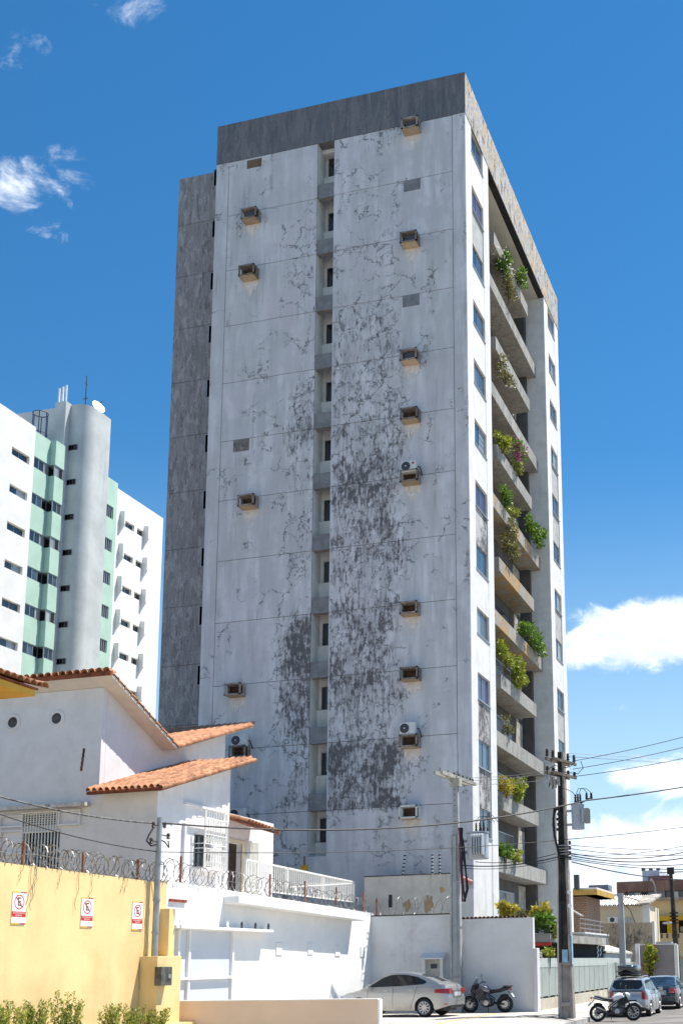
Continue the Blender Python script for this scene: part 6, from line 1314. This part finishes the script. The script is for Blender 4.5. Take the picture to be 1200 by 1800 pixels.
# brick lattice house
M_ochre = mat('ochre_paint', (.55, .34, .09), .88, .15, 2, .3, 20, dirt=.4, dirtcol=(.2, .14, .07), dscale=1.5)
def lattice_mat():
    m = bpy.data.materials.new('brick_lattice'); m.use_nodes = True; t = m.node_tree; n = N(t); b = t.nodes['Principled BSDF']; geo = n.new('ShaderNodeNewGeometry'); s = n.new('ShaderNodeSeparateXYZ'); n.put(s.inputs[0], geo.outputs['Position'])
    cb = n.new('ShaderNodeCombineXYZ'); n.put(cb.inputs[0], n.m('ADD', s.outputs[0], s.outputs[1])); n.put(cb.inputs[1], s.outputs[2])
    br = n.new('ShaderNodeTexBrick'); n.put(br.inputs['Vector'], cb); br.inputs['Scale'].default_value = 3.2; br.inputs['Mortar Size'].default_value = .03; br.inputs['Color1'].default_value = (.42, .27, .18, 1); br.inputs['Color2'].default_value = (.36, .22, .15, 1); br.inputs['Mortar'].default_value = (.10, .06, .045, 1); br.inputs['Brick Width'].default_value = .7; br.inputs['Row Height'].default_value = .45
    n.put(b.inputs['Base Color'], br.outputs[0]); b.inputs['Roughness'].default_value = .9; return m
M_lat = lattice_mat()
lh = thing('lattice_house', 'house of perforated brick with ochre parapet just right of the tower', 'house', (-16, 70, 0))
Xl = -14.0; k0, k1 = at(1030, 1600, X=Xl), at(1054, 1600, X=Xl); zs_ = at(1030, 1577, X=Xl).z; zp0, zp1 = at(1028, 1568, X=Xl + .8).z, at(1028, 1558, X=Xl + .8).z
MB().box(-19, Xl, k0.y, k1.y, 0, zs_ + .5).build('lattice_wall', M_lat, lh); MB().box(-19, Xl + .9, k0.y - 1.2, k1.y + .3, zs_ + .5, zp0).build('roof_slab', M_soff, lh); MB().box(-19, Xl + .92, k0.y - 1.22, k1.y + .32, zp0, zp1).build('parapet', M_ochre, lh)
for k in range(9):
    yy = k0.y + .2 + k * (k1.y - k0.y - .4) / 8; MB().cbox((Xl + .01, yy, zs_ + .2), .03, .18, .18, Matrix.Rotation(R_(45), 3, 'X')).build('lattice_opening', M_wall2, lh)
c = at(1011, 1560, Y=68); MB().box(c.x - .15, c.x + .15, 68.2, 68.5, zp1, zp1 + .9).build('chimney', M_dalu, lh)
c = at(1011, 1600, Y=67); aw = MB(); aw.add([(c.x - 1, 66.6, c.z + .5), (c.x + .35, 66.6, c.z - .3), (c.x + .35, 67.6, c.z - .3), (c.x - 1, 67.6, c.z + .5), (c.x - 1, 66.6, c.z + .44), (c.x + .35, 66.6, c.z - .36), (c.x + .35, 67.6, c.z - .36), (c.x - 1, 67.6, c.z + .44)], [(0, 1, 2, 3), (4, 7, 6, 5), (0, 4, 5, 1), (1, 5, 6, 2), (2, 6, 7, 3), (3, 7, 4, 0)]); aw.build('awning', M_alu, lh)
# mould-stained cream wall and white house
M_stain = facade_mat('stained_cream_render', (.52, .44, .32), 1.0, False, 1.0, (.10, .085, .06))
sw = thing('stained_wall', 'cream wall covered in dark mould stains right of the lattice house', 'wall', (-15, 76, 0)); a, e = at(1050, 1640, Y=76), at(1146, 1640, Y=76)
MB().box(a.x, e.x, 76, 76.3, 0, at(1100, 1622.5, Y=76).z).build('wall_body', M_stain, sw); MB().box(e.x - .02, e.x + .15, 75.95, 76.35, 0, at(1100, 1622, Y=76).z + .05).build('end_post', M_wall2, sw)
wh = thing('white_bungalow', 'cream bungalow with a whitewashed corrugated roof behind the stained wall', 'house', (-15, 80, 0)); a, e = at(1050, 1600, Y=79), at(1128, 1600, Y=79); zr_ = at(1090, 1593, Y=79).z
M_cream = mat('cream_paint', (.70, .60, .44), .88, .06, 1, .1, 20)
w0_, w1_ = at(1056, 1615, Y=79).x, at(1112, 1615, Y=79).x; wz0, wz1 = at(1085, 1630, Y=79).z, at(1085, 1612.5, Y=79).z
wall_holes(79, a.x, e.x, 0, zr_, [(at(1086, 1615, Y=79).x, w1_, wz0, wz1)], .25, 'x', 'wall', M_cream, wh); MB().box(a.x, e.x + .45, 79.24, 84, 0, zr_ - .01).build('wall_body', M_cream, wh)
MB().box(at(1086, 1615, Y=79).x, w1_, 79.2, 79.23, wz0, wz1).build('window_dark', G_dark, wh)
for k in range(10): xx = at(1086, 1615, Y=79).x + (w1_ - at(1086, 1615, Y=79).x) * (k + .5) / 10; MB().box(xx - .03, xx + .03, 79.05, 79.1, wz0, wz1).build('bar', M_iron, wh)
c = at(1076, 1617, Y=78.9); MB().box(c.x - .33, c.x + .33, 78.7, 79, c.z - .2, c.z + .2).build('air_conditioner', M_wall, wh); MB().lathe((c.x, 78.69, c.z), [(.16, 0), (.16, -.01)], 14, 'y').build('fan', M_dalu, wh)
rz_, rz2 = at(1090, 1592, Y=78.6).z, at(1090, 1576, Y=82).z
for k in range(24):
    x0_ = a.x - .3 + k * (e.x + .6 - a.x) / 24; wd = (e.x + .6 - a.x) / 24
    b = MB(); b.add([(x0_, 78.6, rz_), (x0_ + wd * .5, 78.6, rz_ + .12), (x0_ + wd, 78.6, rz_), (x0_, 82.5, rz2), (x0_ + wd * .5, 82.5, rz2 + .12), (x0_ + wd, 82.5, rz2)], [(0, 1, 4, 3), (1, 2, 5, 4), (0, 3, 5, 2)]); b.build('roof_sheet', [M_wall, mat('roof_old_tile', (.42, .38, .33), .9, .3, 2)][k % 2 if k < 19 else 1], wh)
MB().box(e.x, e.x + .5, 79.0, 79.2, 0, zr_ + .1).build('gable', M_hw, wh); b = MB(); b.add([(e.x - .1, 78.5, rz_ + .02), (e.x + .6, 78.5, rz_ + .02), (e.x + .9, 82.5, rz2 - .02), (e.x + .2, 82.5, rz2 - .02), (e.x - .1, 78.5, rz_ + .14), (e.x + .6, 78.5, rz_ + .14), (e.x + .9, 82.5, rz2 + .13), (e.x + .2, 82.5, rz2 + .13)], [(0, 1, 2, 3), (4, 7, 6, 5), (0, 4, 5, 1), (1, 5, 6, 2), (2, 6, 7, 3), (3, 7, 4, 0)]); b.build('hip_roof', MATS['roof_old_tile'], wh)
# ochre building with shop front
ob = thing('ochre_building', 'cream and ochre building with a yellow band at the right edge', 'building', (-13, 95, 0)); a, e = at(1140, 1600, Y=93), at(1300, 1600, Y=93)
M_sand = mat('sand_paint', (.62, .47, .26), .88, .06, .6, .1, 15); M_ybd = mat('yellow_band', (.58, .34, .02), .8, .1, 2, 0)
def zy(py): return at(1180, py, Y=93).z
MB().box(a.x, e.x, 93, 105, 0, zy(1640)).build('lower_wall', M_sand, ob); MB().box(a.x, e.x, 92.6, 105, zy(1618), zy(1610)).build('yellow_band', M_ybd, ob); MB().box(a.x, e.x, 93, 105, zy(1610), zy(1583)).build('upper_wall', M_sand, ob); MB().box(a.x - .3, e.x, 92.3, 105, zy(1583), zy(1578)).build('cornice', mat('cornice_old', (.40, .33, .24), .9, .2, 1.5), ob)
MB().box(a.x, e.x, 93.6, 93.7, zy(1640), zy(1618)).build('dark_recess', M_black, ob)
for k in range(6): x0_ = a.x + 1.4 + k * 2.4; MB().box(x0_, x0_ + .9, 93.0, 93.55, zy(1640), zy(1618)).build('pier', M_ybd, ob)
for k in range(6): x0_ = a.x + 2.4 + k * 2.4; MB().box(x0_, x0_ + 1.2, 93.3, 93.35, zy(1638), zy(1629)).build('window', G_teal, ob)
for k in range(26): x0_ = a.x + .4 + k * .45; MB().box(x0_, x0_ + .16, 92.97, 93.0, zy(1649), zy(1641)).build('slot', mat('slot_brown', (.14, .08, .05), .9, .1, 2), ob)
MB().box(a.x, e.x, 92.9, 93.0, 0, zy(1682)).build('plinth', M_ochre, ob)
# brown concrete building
bb = thing('brown_building', 'long brown concrete building with a ribbon of windows behind the bungalow', 'building', (-18, 130, 0)); a, e = at(1083, 1560, Y=128), at(1320, 1560, Y=128)
def zb2(py): return at(1150, py, Y=128).z
M_brown = mat('brown_concrete', (.22, .13, .10), .92, .2, .5, .3, 8, streak=.8, streakcol=(.33, .22, .17))
MB().box(a.x, e.x, 128, 145, zb2(1566), zb2(1548)).build('parapet', M_brown, bb); MB().box(a.x, e.x, 128.4, 145, 0, zb2(1566)).build('wall', mat('brown_dark', (.13, .085, .08), .9, .1, 1), bb)
for (p0_, p1_) in ((1100, 1150), (1168, 1215), (1225, 1280)):
    xa, xb = at(p0_, 1570, Y=128).x, at(p1_, 1570, Y=128).x; window(bb, M_dalu, [G_dark, G_curt, G_dark, G_teal], (xa, 128.3, zb2(1580)), xb - xa, zb2(1566) - zb2(1580), 'x', (.25, .5, .75), .12)
MB().box(a.x, at(1098, 1570, Y=128).x, 128.1, 128.38, 0, zb2(1566)).build('pier', M_brown, bb); MB().box(at(1151, 1570, Y=128).x, at(1167, 1570, Y=128).x, 128.1, 128.38, 0, zb2(1566)).build('pier', mat('pier_grey', (.22, .19, .20), .9, .1, 1), bb)
gy2 = thing('grey_block', 'small slate grey block far behind the lattice house', 'building', (-30, 155, 0)); a, e = at(1034, 1570, Y=155), at(1068, 1570, Y=155)
MB().box(a.x, e.x, 155, 165, 0, at(1050, 1555.5, Y=155).z).build('wall', mat('slate_block', (.13, .15, .18), .9, .15, .6, 0, streak=.5), gy2); MB().box(e.x, at(1074, 1570, Y=155).x, 155.5, 165, 0, at(1050, 1558, Y=155).z).build('white_side', M_gw, gy2)
MB().box(e.x - 6, at(1090, 1570, Y=150).x, 150, 153, 0, at(1080, 1572, Y=150).z).build('low_roof', M_wall2, gy2)
fw = thing('far_white_block', 'distant pale tower block with a maroon annexe above the brown building', 'building', (-25, 210, 0)); a, e = at(1128, 1540, Y=208), at(1158, 1540, Y=208)
MB().box(a.x, e.x, 208, 220, 0, at(1140, 1530, Y=208).z).build('wall', mat('far_pale', (.50, .55, .60), .9, .05, .5, 0), fw); MB().box(at(1138, 1540, Y=206).x, at(1176, 1540, Y=206).x, 206, 207.5, 0, at(1140, 1540, Y=206).z).build('annexe', mat('maroon', (.20, .08, .09), .9, .1, .5, 0), fw)
for k in range(3): cc = at(1130 + k * 13, 1530, Y=209); MB().box(cc.x - .3, cc.x + .3, 208.5, 209.5, cc.z - .2, cc.z + .4).build('roof_stub', M_dalu, fw)
# mauve grey wall, slatted fence and small street things
mw = thing('mauve_wall', 'plain mauve grey wall with a dark doorway behind the parked cars', 'wall', (-9, 68, 0)); a, e = at(1124, 1690, Y=67), at(1185, 1690, Y=67); zt_ = at(1150, 1661, Y=67).z; d0_, d1_ = at(1138, 1690, Y=67).x, at(1146, 1690, Y=67).x
M_mauve = mat('mauve_grey', (.27, .235, .235), .9, .06, 1, .1, 20)
wall_holes(67, a.x, e.x, -.2, zt_, [(d0_, d1_, 0, at(1150, 1667, Y=67).z)], .3, 'x', 'wall_body', M_mauve, mw); MB().box(d0_, d1_, 67.25, 67.29, 0, zt_ - .2).build('doorway', M_black, mw); MB().box(a.x, e.x + .1, 66.95, 67.35, zt_, zt_ + .06).build('coping', M_wall2, mw); MB().box(e.x, e.x + .2, 66.9, 67.3, -.2, zt_).build('end_post', M_wall2, mw)
c = at(1142, 1690, Y=66.6); plant('slender shrub with yellow and red leaves in front of the mauve wall', (c.x, 66.6, 1.9), (.42, .3, 1.05), 520, .2, 61, LG2, LR, 140, grp='street plants', name='street_shrub', base=(c.x, 66.6, -.1))
tag(MB().box(at(1152, 1670, Y=69).x, at(1179, 1670, Y=69).x, 69, 70, at(1160, 1660, Y=69).z - .6, at(1160, 1660, Y=69).z + .15).build('roof_tank', M_alu), 'silver metal box resting on top of the mauve wall', 'box')
sf = thing('slat_fence', 'pale slatted metal fence at the right edge beyond the dark sedan', 'fence', (-8, 68, 0)); x0_ = at(1187, 1700, Y=68).x
for k in range(16): MB().box(x0_ + k * .25, x0_ + k * .25 + .16, 68, 68.04, -.2, at(1195, 1686, Y=68).z).build('slat', mat('fence_slat', (.45, .42, .38), .7, .15, 2, 0), sf)
for zz in (.4, 1.6): MB().box(x0_, x0_ + 4.1, 68.045, 68.09, zz, zz + .06).build('rail', MATS['fence_slat'], sf)
cpx = at(1093, 1665, Y=61); cp = thing('concrete_post', 'square concrete post with a lamp bracket in front of the stained wall', 'post', (cpx.x, 61, 0)); zp_ = at(1093, 1570, Y=61).z
taper(cpx.x, 61, 0, zp_, .36, .3, .26, .22).build('shaft', M_pcon, cp); MB().tube([(cpx.x, 61, zp_ - .15), (cpx.x + .6, 61, zp_ - .3), (cpx.x + 1.0, 61.1, zp_ - .45)], .025, 5).build('bracket', M_dalu, cp); MB().tube([(cpx.x + .1, 60.9, zp_ - .5), (cpx.x + .5, 60.9, zp_ - .9), (cpx.x + .75, 60.9, zp_ - 1.6)], .02, 5).build('cable', M_cable, cp)
fpx = at(1188, 1690, Y=84); fp = thing('far_pole', 'slim black utility pole with a street lamp at the right edge', 'utility pole', (fpx.x, 84, 0)); zf = at(1188, 1528, Y=84).z
MB().cyl((fpx.x + .1, 84, -.3), (fpx.x - .15, 84, zf), .26, .13, 10).build('shaft', M_pdark, fp, smooth=True); MB().cbox((fpx.x - .15, 84, zf - .1), .5, .3, .5).build('head', M_cable, fp); MB().bar((fpx.x - 1.0, 84, zf - .2), (fpx.x + .8, 84, zf - .2), .08).build('cross_arm', M_arm, fp)
c = at(1172, 1622, Y=83); MB().bar((fpx.x, 84, c.z - .1), (c.x, 83, c.z), .06).build('lamp_arm', M_cable, fp); superbox(-.35, .35, .22, .16, 'lamp_head', M_alu, fp).location = (c.x - fpx.x, -1, c.z - .1)
for k in range(4): MB().cbox((fpx.x, 83.7, at(1188, 1605 + k * 6, Y=84).z), .6, .3, .1).build('cable_clamp', M_cable, fp)
sl_ = at(1148, 1545, Y=120); tag(MB().tube([at(1151, 1572, Y=120), at(1150, 1560, Y=120), at(1147, 1550, Y=120), at(1142, 1546, Y=120)], [.12, .1, .09, .2], 6).build('street_lamp', M_plite, smooth=True), 'curved street lamp in front of the brown building', 'street lamp')
